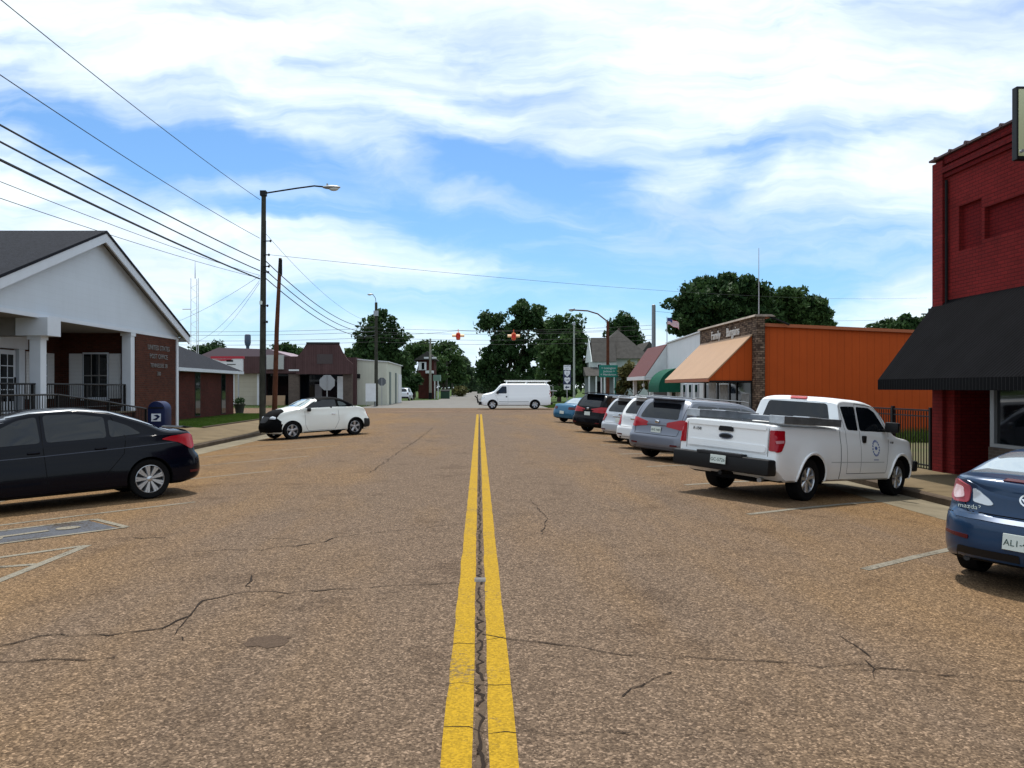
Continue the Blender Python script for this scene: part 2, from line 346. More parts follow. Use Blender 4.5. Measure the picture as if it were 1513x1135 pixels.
def paintmat(name, col, wear=.5, under=(.16, .12, .09)):
    m = bpy.data.materials.new(name); m.use_nodes = True; nt = m.node_tree; N = nt.nodes; Lk = nt.links; p = N['Principled BSDF']
    tc = N.new('ShaderNodeTexCoord')
    n = N.new('ShaderNodeTexNoise'); n.inputs['Scale'].default_value = 26; n.inputs['Detail'].default_value = 8; n.inputs['Roughness'].default_value = .75; Lk.new(tc.outputs['Object'], n.inputs['Vector'])
    n2 = N.new('ShaderNodeTexNoise'); n2.inputs['Scale'].default_value = 1.7; n2.inputs['Detail'].default_value = 5; Lk.new(tc.outputs['Object'], n2.inputs['Vector'])
    a = N.new('ShaderNodeMath'); a.operation = 'MULTIPLY_ADD'; Lk.new(n2.outputs['Fac'], a.inputs[0]); a.inputs[1].default_value = .6; Lk.new(n.outputs['Fac'], a.inputs[2])
    r = N.new('ShaderNodeValToRGB'); Lk.new(a.outputs[0], r.inputs[0]); r.color_ramp.elements[0].position = .52+.16*wear; r.color_ramp.elements[1].position = .64+.16*wear
    r.color_ramp.elements[0].color = (*[u*.5+c*.5*(1-wear) for u, c in zip(under, col)], 1); r.color_ramp.elements[1].color = (*col, 1)
    n3 = N.new('ShaderNodeTexVoronoi'); n3.inputs['Scale'].default_value = 80; Lk.new(tc.outputs['Object'], n3.inputs['Vector'])
    sc3 = N.new('ShaderNodeSeparateColor'); Lk.new(n3.outputs['Color'], sc3.inputs[0]); mx = N.new('ShaderNodeMixRGB'); mx.blend_type = 'MULTIPLY'; mx.inputs[0].default_value = .42; Lk.new(r.outputs[0], mx.inputs[1]); Lk.new(sc3.outputs[0], mx.inputs[2])
    Lk.new(mx.outputs[0], p.inputs['Base Color']); p.inputs['Roughness'].default_value = .8; p.inputs['Specular IOR Level'].default_value = .1
    return m
M_ROAD = chipseal('chip seal', (.122, .086, .060), (.168, .102, .048))
M_CROSS = chipseal('cross street chip seal', (.125, .084, .056), (.15, .095, .046), False)
M_FAR = nmat('pale asphalt', (.165, .157, .145), .9, var=.18, vscale=.6, bump=.3, bscale=60)
M_CONC = nmat('gutter concrete', (.19, .16, .11), .9, var=.28, vscale=1.6, bump=.3, bscale=50)
M_WALK = nmat('pavement concrete', (.155, .115, .066), .92, var=.3, vscale=1.1, bump=.3, bscale=60)
M_CURB = nmat('kerb concrete', (.095, .07, .05), .9, var=.4, vscale=2.5, bump=.5, bscale=30)
M_YEL = paintmat('yellow road paint', (.39, .235, .012), .55)
M_WPAINT = paintmat('worn white road paint', (.235, .21, .165), .8, (.10, .072, .046))
M_BPAINT = paintmat('worn blue road paint', (.095, .10, .115), .95, (.10, .072, .046))
M_CRACK = nmat('crack shadow tar', (.022, .015, .011), .95)
M_GRASS = nmat('lawn', (.050, .080, .018), .95, var=.55, vscale=1.2, vcol=(.028, .052, .010), bump=.9, bscale=26)
M_DIRT = nmat('dry ground', (.10, .08, .05), .95, var=.4, vscale=.8, vcol=(.08, .09, .04), bump=.5, bscale=30)
M_SHRUB = leafmat('grass blades', (.032, .062, .008), (.085, .14, .025))
M_WHITE = nmat('white paint', (.62, .63, .64), .5, var=.08, vscale=3)
M_TRIM = nmat('white trim', (.56, .60, .66), .45, var=.06, vscale=2)
M_BLACKM = nmat('black metal', (.006, .006, .007), .5, spec=.25)
M_GLASSD = nmat('dark window glass', (.004, .006, .008), .04, spec=.45)
M_GALV = nmat('galvanised metal', (.33, .34, .35), .45, .6, var=.15, vscale=6)
M_WOODP = nmat('weathered pole wood', (.048, .048, .038), .85, var=.35, vscale=3, bump=.4, bscale=20)
M_WOODR = nmat('brown pole wood', (.10, .036, .020), .85, var=.35, vscale=3, bump=.4, bscale=20)
M_WIRE = nmat('cable rubber', (.012, .012, .014), .6)

# ------------------------------------------------------------------ terrain, roads, pavements
def lin(a, b, n): return [a+(b-a)*i/(n-1) for i in range(n)]
def tz(x, y):
    k = kY(y)
    if x > 6: return -.40*k-.05
    if x < -9: return (-.09*k)-.05 if y > 56 else .02*k-.09
    return -.75*k-.09
ys = lin(-60, 0, 13)[:-1]+lin(0, 60, 61)[:-1]+lin(60, 200, 15)[:-1]+lin(200, 3000, 15)
xs = lin(-900, -60, 8)[:-1]+lin(-60, -16, 12)[:-1]+lin(-16, 16, 33)[:-1]+lin(16, 60, 12)[:-1]+lin(60, 900, 8)
sheet('ground', xs, ys, tz, M_GRASS)
def corner(y):
    t = min(1., max(0., (y-47.5)/5.)); return 5*(1-math.sqrt(max(0, 1-t*t)))
sheet('road', lin(CL, CR, 61), lin(-12, 55, 90), G, M_ROAD, xlim=lambda y: (CL-corner(y), CR+corner(y)))
sheet('cross_street', lin(-130, 130, 60), lin(55, 69.5, 4), lambda x, y: 0., M_CROSS)
def flim(y):
    if y < 84: return (-26., 6.)
    if y < 116: return (-26+(y-84)/32*20., 6.)
    return (-6., 6.)
sheet('far_street', lin(-26, 6, 20), lin(69.5, 116, 24)+lin(120, 900, 20), lambda x, y: -.004, M_FAR, xlim=flim)
# gutters, kerbs, pavements
def gut(x, y): return G(x, y)+.004
sheet('gutter_right', lin(7.25, CR, 5), lin(-12, 47.5, 60), gut, M_CONC)
sheet('gutter_left', lin(CL, -8.15, 5), lin(-12, 47.5, 60), gut, M_CONC)
def walk(name, x_in, x_out, y1):
    sgn = 1 if x_in > 0 else -1
    ysl = lin(-12, y1, 80)
    def lim(y): return (x_in+sgn*corner(y)*.8, x_out) if sgn > 0 else (x_out, x_in-corner(y)*.8)
    a, b = (x_in+.16, x_out) if sgn > 0 else (x_out, x_in-.16)
    sheet(name, lin(a, b, 8), ysl, SW, M_WALK, xlim=lambda y: ((lim(y)[0]+(.16 if sgn > 0 else 0)), (lim(y)[1]-(0 if sgn > 0 else .16))))
    # kerb: a stone of its own with a real step
    vs = []; fs = []
    for y in ysl:
        xi = x_in+sgn*corner(y)*.8; zt = SW(xi, y)+.003
        wob = .006*math.sin(y*2.3)
        for (dx, dz) in ((0, -.25), (0, -.02+wob), (.025, 0), (.17, .0), (.17, -.25)): vs.append((xi+sgn*dx, y, zt+dz))
    for j in range(len(ysl)-1):
        for i in range(4): fs.append((j*5+i, j*5+i+1, (j+1)*5+i+1, (j+1)*5+i))
    me = bpy.data.meshes.new('kerb'); me.from_pydata(vs, [], fs); me.materials.append(M_CURB)
    o = bpy.data.objects.new('kerb', me); COL.objects.link(o); o['kind'] = 'structure'
walk('pavement_right', CR, 11.2, 51.5); walk('pavement_left', CL, -11.7, 51.5)
for i in range(-3, 20):      # joints across the pavements
    y = i*2.6+.4
    for a, b in ((CR+.2, 11.2), (-11.7, CL-.2)):
        if y < 47: ribbon('pavement_joint', [(a, y), (b, y)], .02, M_CRACK, .006, zf=SW)
sheet('porch_apron', lin(-12.9, -11.7, 3), lin(-12, 34.3, 40), SW, M_WALK)
sheet('side_lot', lin(11.2, 24, 8), lin(19.7, 32.2, 12), lambda x, y: -.27*kY(y), M_DIRT)
sheet('church_lawn', lin(-24, -11.82, 10), lin(34.2, 54, 22), lambda x, y: .0+.02*kY(y), M_GRASS)
sheet('left_verge', lin(-28, -13., 6), lin(69.5, 71, 3), lambda x, y: .03, M_GRASS)
MBl = MB()
for i in range(18): MBl.box(-11.82, -11.70, 34.3+i, 35.28+i, -.2, .09)
o = MBl.build('lawn_edging', M_CURB); o['kind'] = 'structure'

# ------------------------------------------------------------------ road markings
ribbon('centre_line', [(-.106, -2), (-.106, 53)], .146, M_YEL, .004, .005, sub=.25)
ribbon('centre_line', [(.117, -2), (.117, 53)], .136, M_YEL, .004, .004, sub=.25)
rr = random.Random(5)
pts = [(.005+rr.uniform(-.018, .018), -1+.18*i) for i in range(250)]
ribbon('centre_joint', pts, .042, nmat('dark joint', (.045, .030, .020), .95, var=.75, vscale=45, vcol=(.11, .08, .055)), .0025, .010, sub=.05)
rr = random.Random(15); yy = -1.
while yy < 46:
    ln = rr.uniform(.25, .9); ribbon('centre_joint', [(.003+rr.uniform(-.022, .022), yy+ln*q/8.) for q in range(9)], .014, M_CRACK, .006, .006, sub=.04, rnd=rr); yy += ln*rr.uniform(.8, 1.3)
hd = Vector((math.sin(R(49)), math.cos(R(49))))
for k in range(-2, 11):
    y0 = 8.15+3.54*k; L = 4.9
    ribbon('parking_line', [(3.9, y0), (3.9+hd.x*L, y0+hd.y*L)], .10, M_WPAINT, .004, .006)
for y0, L in ((12.75, 5.2), (17.5, 5.2), (21.3, 5.2), (25.1, 5.), (28.9, 5.), (32.7, 5), (36.5, 5)):
    ribbon('parking_line', [(-4.5, y0), (-4.5-hd.x*L, y0-hd.y*L)], .10, M_WPAINT, .004, .006)
ribbon('stop_line', [(-6.5, 59.4), (7.5, 59.4)], .5, nmat('faded crossing paint', (.23, .15, .11), .9, var=.3, vscale=2), .006, .02)
ribbon('stop_line', [(-3., 53.6), (5.8, 53.6)], .22, nmat('faded crossing paint', (.23, .15, .11), .9), .006, .02)
# accessible bay: hatched wedge and painted panel with the wheelchair sign
ribbon('bay_line', [(-4.5, 9.25), (-4.5, 4.2)], .11, M_WPAINT, .004, .005)
ribbon('bay_line', [(-4.55, 9.2), (-4.55-hd.x*5.6, 9.2-hd.y*5.6)], .10, M_WPAINT, .0045, .005)
for k in range(3):
    ribbon('bay_line', [(-4.55, 8.25-k*1.5), (-6.7-.2*k, 7.7-k*1.5)], .10, M_WPAINT, .005, .005)
c0 = Vector((-4.57, 10.45)); u = Vector((-hd.x, -hd.y)); v = Vector((-.80, .78)).normalized()
def bay(s, t): q = c0+u*s+v*t; return (q.x, q.y)
def flat(name, poly, mat, lift):
    bm = bmesh.new(); vs = [bm.verts.new((p[0], p[1], 0)) for p in poly]; bm.faces.new(vs)
    for ax in range(2):
        a = min(p[ax] for p in poly); b = max(p[ax] for p in poly); n = int((b-a)/.25)
        for i in range(1, n+1):
            no = (1, 0, 0) if ax == 0 else (0, 1, 0); co = tuple((a+(b-a)*i/(n+1)) if j == ax else 0 for j in range(3))
            bmesh.ops.bisect_plane(bm, geom=bm.verts[:]+bm.edges[:]+bm.faces[:], plane_co=co, plane_no=no)
    for q in bm.verts: q.co.z = G(q.co.x, q.co.y)+lift
    bmesh.ops.recalc_face_normals(bm, faces=bm.faces)
    me = bpy.data.meshes.new(name); bm.to_mesh(me); bm.free(); me.materials.append(mat)
    o = bpy.data.objects.new(name, me); COL.objects.link(o); o['kind'] = 'structure'; return o
flat('bay_panel', [bay(.1, .05), bay(2.9, .05), bay(2.9, 1.05), bay(.1, 1.05)], M_BPAINT, .004)
for a, b in (((0, 0), (3, 0)), ((3, 0), (3, 1.1)), ((3, 1.1), (0, 1.1)), ((0, 1.1), (0, 0))):
    ribbon('bay_panel_edge', [bay(*a), bay(*b)], .09, M_WPAINT, .007, .006)
ang = [R(a) for a in range(-40, 230, 12)]
wc = [bay(1.75+.42*math.cos(t), .5+.30*math.sin(t)) for t in ang]
ribbon('wheelchair_sign', wc, .10, M_WPAINT, .009, .004, sub=.1)
ribbon('wheelchair_sign', [bay(.75, .55), bay(1.5, .52), bay(1.55, .8), bay(2.1, .85), bay(2.45, .7)], .12, M_WPAINT, .011, .004, sub=.1)
flat('wheelchair_sign', [bay(.52+.15*math.cos(t), .55+.13*math.sin(t)) for t in [R(a) for a in range(0, 360, 30)]], M_WPAINT, .012)
# cracks
def crack(pp, w, seed, jitter=.05):
    r = random.Random(seed); pts = [P(*p) for p in pp]; out = []
    for a, b in zip(pts[:-1], pts[1:]):
        n = max(2, int((b-a).length/.12))
        for k in range(n): q = a+(b-a)*k/n; out.append((q.x+r.uniform(-.4, .4)*jitter, q.y+r.uniform(-1, 1)*jitter))
    out.append((pts[-1].x, pts[-1].y))
    ribbon('road_crack', out, w*.62, M_CRACK, .006, w*.34, sub=.08, rnd=r)
crack([(-20, 960), (60, 940), (215, 935), (265, 918), (290, 902), (300, 888), (370, 873), (425, 876), (560, 868), (676, 861)], .022, 1)
crack([(365, 870), (372, 850)], .02, 2); crack([(285, 907), (268, 925), (262, 938), (270, 946)], .010, 3); crack([(425, 878), (395, 893), (300, 908)], .01, 31)
crack([(290, 814), (390, 812), (470, 803), (500, 793), (600, 783), (684, 774)], .02, 4); crack([(320, 798), (350, 793), (440, 797)], .012, 5)
crack([(195, 796), (245, 795)], .03, 6); crack([(0, 976), (60, 975), (100, 974), (170, 972)], .02, 7)
crack([(715, 941), (750, 943), (860, 958), (960, 972), (1110, 978), (1180, 982), (1300, 986)], .016, 8)
crack([(1270, 990), (1350, 992), (1460, 1003), (1530, 1010)], .016, 9); crack([(1240, 940), (1262, 955), (1285, 970), (1282, 985), (1292, 1004)], .012, 10)
crack([(738, 738), (785, 740), (808, 765), (800, 790)], .014, 11); crack([(765, 1081), (900, 1085), (990, 1090), (1100, 1080)], .01, 12)
crack([(655, 1015), (700, 1010), (770, 1012)], .008, 13); crack([(660, 1078), (722, 1083), (766, 1085)], .010, 14); crack([(985, 990), (940, 1010), (920, 1030)], .012, 15)
crack([(545, 700), (590, 668), (620, 648), (640, 632)], .022, 16, .1); crack([(620, 958), (700, 950), (745, 942)], .008, 17)
st = P(395, 948); rr = random.Random(8)
flat('oil_stain', [(st.x+.19*math.cos(t)*rr.uniform(.7, 1.15), st.y+.14*math.sin(t)*rr.uniform(.7, 1.15)) for t in [R(a) for a in range(0, 360, 15)]], nmat('oily stain', (.088, .060, .042), .95, var=.5, vscale=70, spec=.1), .003)
# raised pavement marker between the yellow lines
b = MB().prism([(-.055, 0), (-.035, .018), (.035, .018), (.055, 0)], 'x', -.05, .05).build('lane_marker', nmat('grey marker plastic', (.17, .16, .15), .85, var=.3, vscale=30), loc=(.008, 7.3, .004))
tag(b, 'small grey raised lane marker set between the two yellow centre lines', 'road marker')
# ================================================================== vehicles
def paint(name, col, metal=.0, rough=.32, coat=.45): return nmat('paint '+name, col, rough, metal, .35 if coat > .2 else .12, coat)
M_TYRE = nmat('tyre rubber', (.006, .006, .0065), .85, spec=.15, bump=.2, bscale=60)
M_RIM = nmat('alloy', (.50, .51, .53), .28, .85)
M_RIMD = nmat('brake shadow metal', (.02, .02, .022), .6, .3)
M_ARCH = nmat('wheel arch liner', (.006, .006, .007), .9)
M_GLASS = nmat('tinted car glass', (.004, .006, .009), .05, spec=.5)
M_GLASSL = nmat('pale car glass', (.015, .028, .028), .05, spec=.7)
M_SEAM = nmat('panel gap', (.006, .006, .007), .9)
M_SEAML = nmat('panel gap on pale paint', (.10, .105, .11), .9)
M_PLAST = nmat('black plastic', (.007, .007, .008), .55, spec=.25)
M_RED = nmat('red lamp lens', (.33, .005, .012), .2, spec=.3, coat=.15)
M_REDD = nmat('dark red lamp lens', (.07, .004, .008), .2, spec=.3, coat=.2)
M_CLEAR = nmat('clear lamp lens', (.62, .66, .70), .1, .2, coat=.9)
M_CHROME = nmat('chrome', (.75, .76, .78), .12, 1.)
M_PLATE = nmat('licence plate', (.60, .66, .62), .4)
M_ROOFHL = nmat('roof highlight grey', (.42, .44, .46), .25, .8)  # pale grey that stands in for light along the sedan's roof edge
M_INK = nmat('dark green ink', (.02, .06, .05), .6)

def pchip(pts):
    pts = sorted(pts); X = np.array([p[0] for p in pts], float); Y = np.array([p[1] for p in pts], float); n = len(X)
    if n == 1: return lambda x: Y[0]
    h = np.diff(X); d = np.diff(Y)/h; m = np.zeros(n)
    for i in range(1, n-1):
        if d[i-1]*d[i] > 0:
            w1 = 2*h[i]+h[i-1]; w2 = h[i]+2*h[i-1]; m[i] = (w1+w2)/(w1/d[i-1]+w2/d[i])
    m[0] = d[0]; m[-1] = d[-1]
    def f(x):
        if x <= X[0]: return float(Y[0])
        if x >= X[-1]: return float(Y[-1])
        i = int(np.searchsorted(X, x)-1); t = (x-X[i])/h[i]
        return float(Y[i]*(2*t**3-3*t*t+1)+h[i]*m[i]*(t**3-2*t*t+t)+Y[i+1]*(-2*t**3+3*t*t)+h[i]*m[i+1]*(t**3-t*t))
    return f
def body_bm(s):
    L, W = s['L'], s['W']; top = pchip(s['top']); belt = pchip(s['belt']); zb = s['zb']
    rp = pchip(s.get('rear', [(0, 0)])); fp = pchip(s.get('front', [(0, 0)]))
    qr, rcr = s.get('qr', (.12, .5)); qf, rcf = s.get('qf', (.22, .8)); tum = s.get('tum', .32); rcn = s.get('rc', .13)
    ends = [.0015, .006, .015, .03, .05, .08, .12, .17, .23, .30, .38, .48, .6]
    st = set([-L/2+e for e in ends]+[L/2-e for e in ends]+[p[0] for p in s['top']])
    n = int((L-1.2)/.07); st |= set([-L/2+.6+(L-1.2)*i/n for i in range(n+1)])
    st = sorted(x for x in st if -L/2 < x < L/2); o = [st[0]]
    for x in st[1:]:
        if x-o[-1] > .004: o.append(x)
    st = o; secs = []
    nlow, nup, nc = 18, 7, 9
    for x in st:
        a = x+L/2; b = L/2-x; w = W/2
        w *= (1-(1-min(a/rcr, 1))**2.4)**qr*(1-(1-min(b/rcf, 1))**2.4)**qf
        w *= s['plan'](x) if 'plan' in s else 1-.03*(abs(x)/(L/2))**2
        zt = top(x); endd = min(a, b)
        if endd < .12: zt -= s.get('edge', .035)*(1-endd/.12)**2
        zbl = min(belt(x), zt-.055); rc = min(rcn, max(.05, zt-zbl))
        zbb = zb+(s.get('rb', .07)*(1-a/.35) if a < .35 else 0)+(.05*(1-b/.35) if b < .35 else 0)
        pts = [(0, zbb), (w*.5, zbb), (w*.86, zbb), (w*.93, zbb+.015)]
        def side(z):
            t = (z-zbb)/max(.01, (zbl-zbb)); return w*(.955+.045*math.sin(math.pi*min(1, t*1.15)**.8)-(.028*max(0, t-.75)/.25 if t > .75 else 0))
        for i in range(nlow): z = zbb+.05+(zbl-zbb-.05)*i/(nlow-1); pts.append((side(z), z))
        yb = side(zbl); zs = max(zbl, zt-rc)
        for i in range(1, nup+1): z = zbl+(zs-zbl)*i/nup+1e-4*i; pts.append((yb-tum*(z-zbl)-.012*min(1, i), z))
        y1 = pts[-1][0]; e = 2/s.get('sup', 2.9)
        for i in range(1, nc+1):
            th = math.pi/2*i/nc; pts.append((y1*max(0, math.cos(th))**e, zs+(zt-zs)*math.sin(th)**e))
        out = []
        for (y, z) in pts:
            for (xc, zc, rx, rz, amp) in s.get('bulge', []):
                if abs(y) > .3:
                    d = ((x-xc)/rx)**2+((z-zc)/rz)**2
                    if d < 1: y += amp*(1-d)**1.2*min(1, (abs(y)-.3)/.2)
            xx = x
            if a < .9: xx += rp(z)*(1-a/.9)**1.5
            if b < .9: xx += -fp(z)*(1-b/.9)**1.5
            out.append((xx, y, z))
        secs.append(out)
    bm = bmesh.new(); Rt = []; Lf = []; k = len(secs[0])
    for sc in secs:
        r = []; l = []
        for i, (x, y, z) in enumerate(sc):
            v = bm.verts.new((x, -y, z)); r.append(v); l.append(v if (i == 0 or i == k-1) else bm.verts.new((x, y, z)))
            if i == k-1: v.co.y = 0
        Rt.append(r); Lf.append(l)
    for j in range(len(secs)-1):
        for i in range(k-1):
            bm.faces.new((Rt[j][i], Rt[j+1][i], Rt[j+1][i+1], Rt[j][i+1])); bm.faces.new((Lf[j][i], Lf[j][i+1], Lf[j+1][i+1], Lf[j+1][i]))
    for j, flip in ((0, 1), (len(secs)-1, 0)):
        for i in range(k-1):
            q = [Rt[j][i], Rt[j][i+1], Lf[j][i+1], Lf[j][i]]; u = []
            for v in q:
                if v not in u: u.append(v)
            if len(u) >= 3:
                try: bm.faces.new(u)
                except ValueError: pass
    bmesh.ops.recalc_face_normals(bm, faces=bm.faces); return bm
DIRS = {'left': ((0, 5), (0, -1, 0)), 'right': ((0, -5), (0, 1, 0))}
class Car:
    def __init__(s, spec, root):
        s.s = spec; s.root = root; bm = body_bm(spec); s.bvh = BVHTree.FromBMesh(bm)
        me = bpy.data.meshes.new('body'); bm.to_mesh(me); bm.free(); me.materials.append(spec['paint']); me.materials.append(M_ARCH)
        ob = bpy.data.objects.new('body', me); COL.objects.link(ob)
        cut = MB(); r = spec['r']*spec.get('ar', 1.13); W = spec['W']; cuts = []
        for xw in spec['wheels']:
            for sg in (-1, 1):
                M = Matrix.Translation((xw, sg*(W/2-.02), spec['r']*1.0)) @ Matrix.Rotation(R(90), 4, 'X')
                c = MB().lathe([(0, -.28), (r, -.28), (r, .28), (0, .28)], 40, M)
                cuts.append(c)
        for x0, x1, y0, y1, z0, z1 in spec.get('boxcut', []): cuts.append(MB().box(x0, x1, y0, y1, z0, z1))
        for i, c in enumerate(cuts):
            co = c.build('cut%d' % i, M_ARCH); md = ob.modifiers.new('b', 'BOOLEAN'); md.operation = 'DIFFERENCE'; md.object = co; md.solver = 'EXACT'
            dg = bpy.context.evaluated_depsgraph_get(); nm = bpy.data.meshes.new_from_object(ob.evaluated_get(dg)); ob.modifiers.clear()
            old = ob.data; ob.data = nm; bpy.data.objects.remove(co); bpy.data.meshes.remove(old)
        me = ob.data; me.name = 'body'; me.materials.clear(); me.materials.append(spec['paint']); me.materials.append(M_ARCH)
        sm = []; mi = []
        for p in me.polygons:
            c = p.center; n = p.normal; dark = 0
            for xw in spec['wheels']:
                d = math.hypot(c.x-xw, c.z-spec['r'])
                if abs(c.y) > W/2-.31 and d < r*1.03 and (n.x*(c.x-xw)+n.z*(c.z-spec['r']) < -.2*d or (abs(n.y) > .9 and abs(c.y) < W/2-.27)): dark = 1
            for x0, x1, y0, y1, z0, z1 in spec.get('boxcut', []):
                if x0-.01 < c.x < x1+.01 and y0-.01 < c.y < y1+.01 and z0-.01 < c.z and n.z > -.5 and (abs(c.z-z0) < .02): dark = 1
            if n.z < -.85 and c.z < spec['zb']+.1: dark = 1
            mi.append(dark); sm.append(True)
        if 'topmat' in spec:
            me.materials.append(spec['topmat'][0])
            for i, p in enumerate(me.polygons):
                if mi[i] == 0 and spec['topmat'][1](p.center): mi[i] = 2
        me.polygons.foreach_set('material_index', mi); me.polygons.foreach_set('use_smooth', sm)
        me.set_sharp_from_angle(angle=R(33)); me.update()
        ob.parent = root; s.body = ob; s.parts = {}
    def cast(s, kind, a, b, sg):
        if kind == 'side': o, d = Vector((a, 5*sg, b)), Vector((0, -sg, 0))
        elif kind == 'rear': o, d = Vector((-9, a, b)), Vector((1, 0, 0))
        elif kind == 'front': o, d = Vector((9, a, b)), Vector((-1, 0, 0))
        elif kind == 'top': o, d = Vector((a, b, 9)), Vector((0, 0, -1))
        elif kind == 'rcorner': # a = distance along the 45 degree plane, from behind and the side
            dd = Vector((1, -sg, 0)).normalized(); t = Vector((1, sg, 0)).normalized(); o = Vector((-s.s['L']/2, sg*s.s['W']/2, b))-dd*3+t*a; d = dd
        elif kind == 'fcorner':
            dd = Vector((-1, -sg, 0)).normalized(); t = Vector((-1, sg, 0)).normalized(); o = Vector((s.s['L']/2, sg*s.s['W']/2, b))-dd*3+t*a; d = dd
        h, n, i, _ = s.bvh.ray_cast(o, d)
        L2 = s.s['L']/2
        if h is not None and ((kind == 'rear' and h.x > -L2+.42 and b < 1.4) or (kind == 'front' and h.x < L2-.5)): h = None
        if h is None:
            q = {'rear': Vector((-L2+.04, a, b)), 'front': Vector((L2-.06, a, b)), 'side': o+d*4.3}.get(kind)
            if q is None: q = o+d*3
            h, n, i, _ = s.bvh.find_nearest(q)
        if n.dot(d) > 0: n = -n
        return h, n
    def panel(s, name, kind, poly, mat, sg=1, off=.006, thick=.02, parent=None, step=.1, smooth=True, bev=0):
        """a thin moulded piece lying on the body, outline given in the projection plane"""
        bm = bmesh.new(); vs = [bm.verts.new((p[0], p[1], 0)) for p in poly]; bm.faces.new(vs)
        for ax in range(2):
            lo = min(p[ax] for p in poly); hi = max(p[ax] for p in poly); n = int((hi-lo)/step)
            for i in range(1, n+1):
                no = (1, 0, 0) if ax == 0 else (0, 1, 0); co = [0, 0, 0]; co[ax] = lo+(hi-lo)*i/(n+1)
                bmesh.ops.bisect_plane(bm, geom=bm.verts[:]+bm.edges[:]+bm.faces[:], plane_co=co, plane_no=no)
        bmesh.ops.triangulate(bm, faces=[f for f in bm.faces if len(f.verts) > 4])
        hits = {v: s.cast(kind, v.co.x, v.co.y, sg) for v in bm.verts}
        base = list(bm.verts); outer = {}
        for v in base: h, n = hits[v]; v.co = h+n*off
        faces = list(bm.faces); border = [e for e in bm.edges if len(e.link_faces) == 1]
        inner = {}
        for e in border:
            for v in e.verts:
                if v not in inner: h, n = hits[v]; inner[v] = bm.verts.new(h-n*thick)
        for e in border:
            a, b = e.verts; bm.faces.new((a, b, inner[b], inner[a]))
        bmesh.ops.recalc_face_normals(bm, faces=bm.faces)
        # outward check
        if faces:
            f = max(faces, key=lambda q: q.calc_area()); v0 = f.verts[0]
            if v0 in hits and f.normal.dot(hits[v0][1]) < 0: bmesh.ops.reverse_faces(bm, faces=bm.faces)
        me = bpy.data.meshes.new(name); bm.to_mesh(me); bm.free(); me.materials.append(mat)
        if smooth:
            me.polygons.foreach_set('use_smooth', [True]*len(me.polygons)); me.set_sharp_from_angle(angle=R(40))
        o = bpy.data.objects.new(name, me); COL.objects.link(o); o.parent = parent or s.root; return o
    def both(s, name, kind, poly, mat, **k):
        if kind in ('rear', 'front'): return [s.panel(name, kind, [(p[0]*sg, p[1]) for p in poly], mat, sg=sg, **k) for sg in (1, -1)]
        return [s.panel(name, kind, poly, mat, sg=sg, **k) for sg in (1, -1)]
    def seam(s, name, kind, pts, w=.010, sg=1, mat=None, off=.0025, parent=None):
        if mat is None and s.s['paint'].node_tree.nodes['Principled BSDF'].inputs['Base Color'].default_value[0] > .4: mat = M_SEAML
        out = []
        P2 = [Vector(p) for p in pts]; dense = []
        for a, b in zip(P2[:-1], P2[1:]):
            n = max(1, int((b-a).length/.06)); dense += [a+(b-a)*k/n for k in range(n)]
        dense.append(P2[-1]); vs = []; fs = []
        for i, p in enumerate(dense):
            d = (dense[min(i+1, len(dense)-1)]-dense[max(0, i-1)]).normalized(); nn = Vector((-d.y, d.x))*w/2
            for q in (p+nn, p-nn): h, n = s.cast(kind, q.x, q.y, sg); vs.append(h+n*off)
        mb = MB().add(vs, [(2*i, 2*i+1, 2*i+3, 2*i+2) for i in range(len(dense)-1)])
        return mb.build(name, mat or M_SEAM, parent or s.root, weld=False)
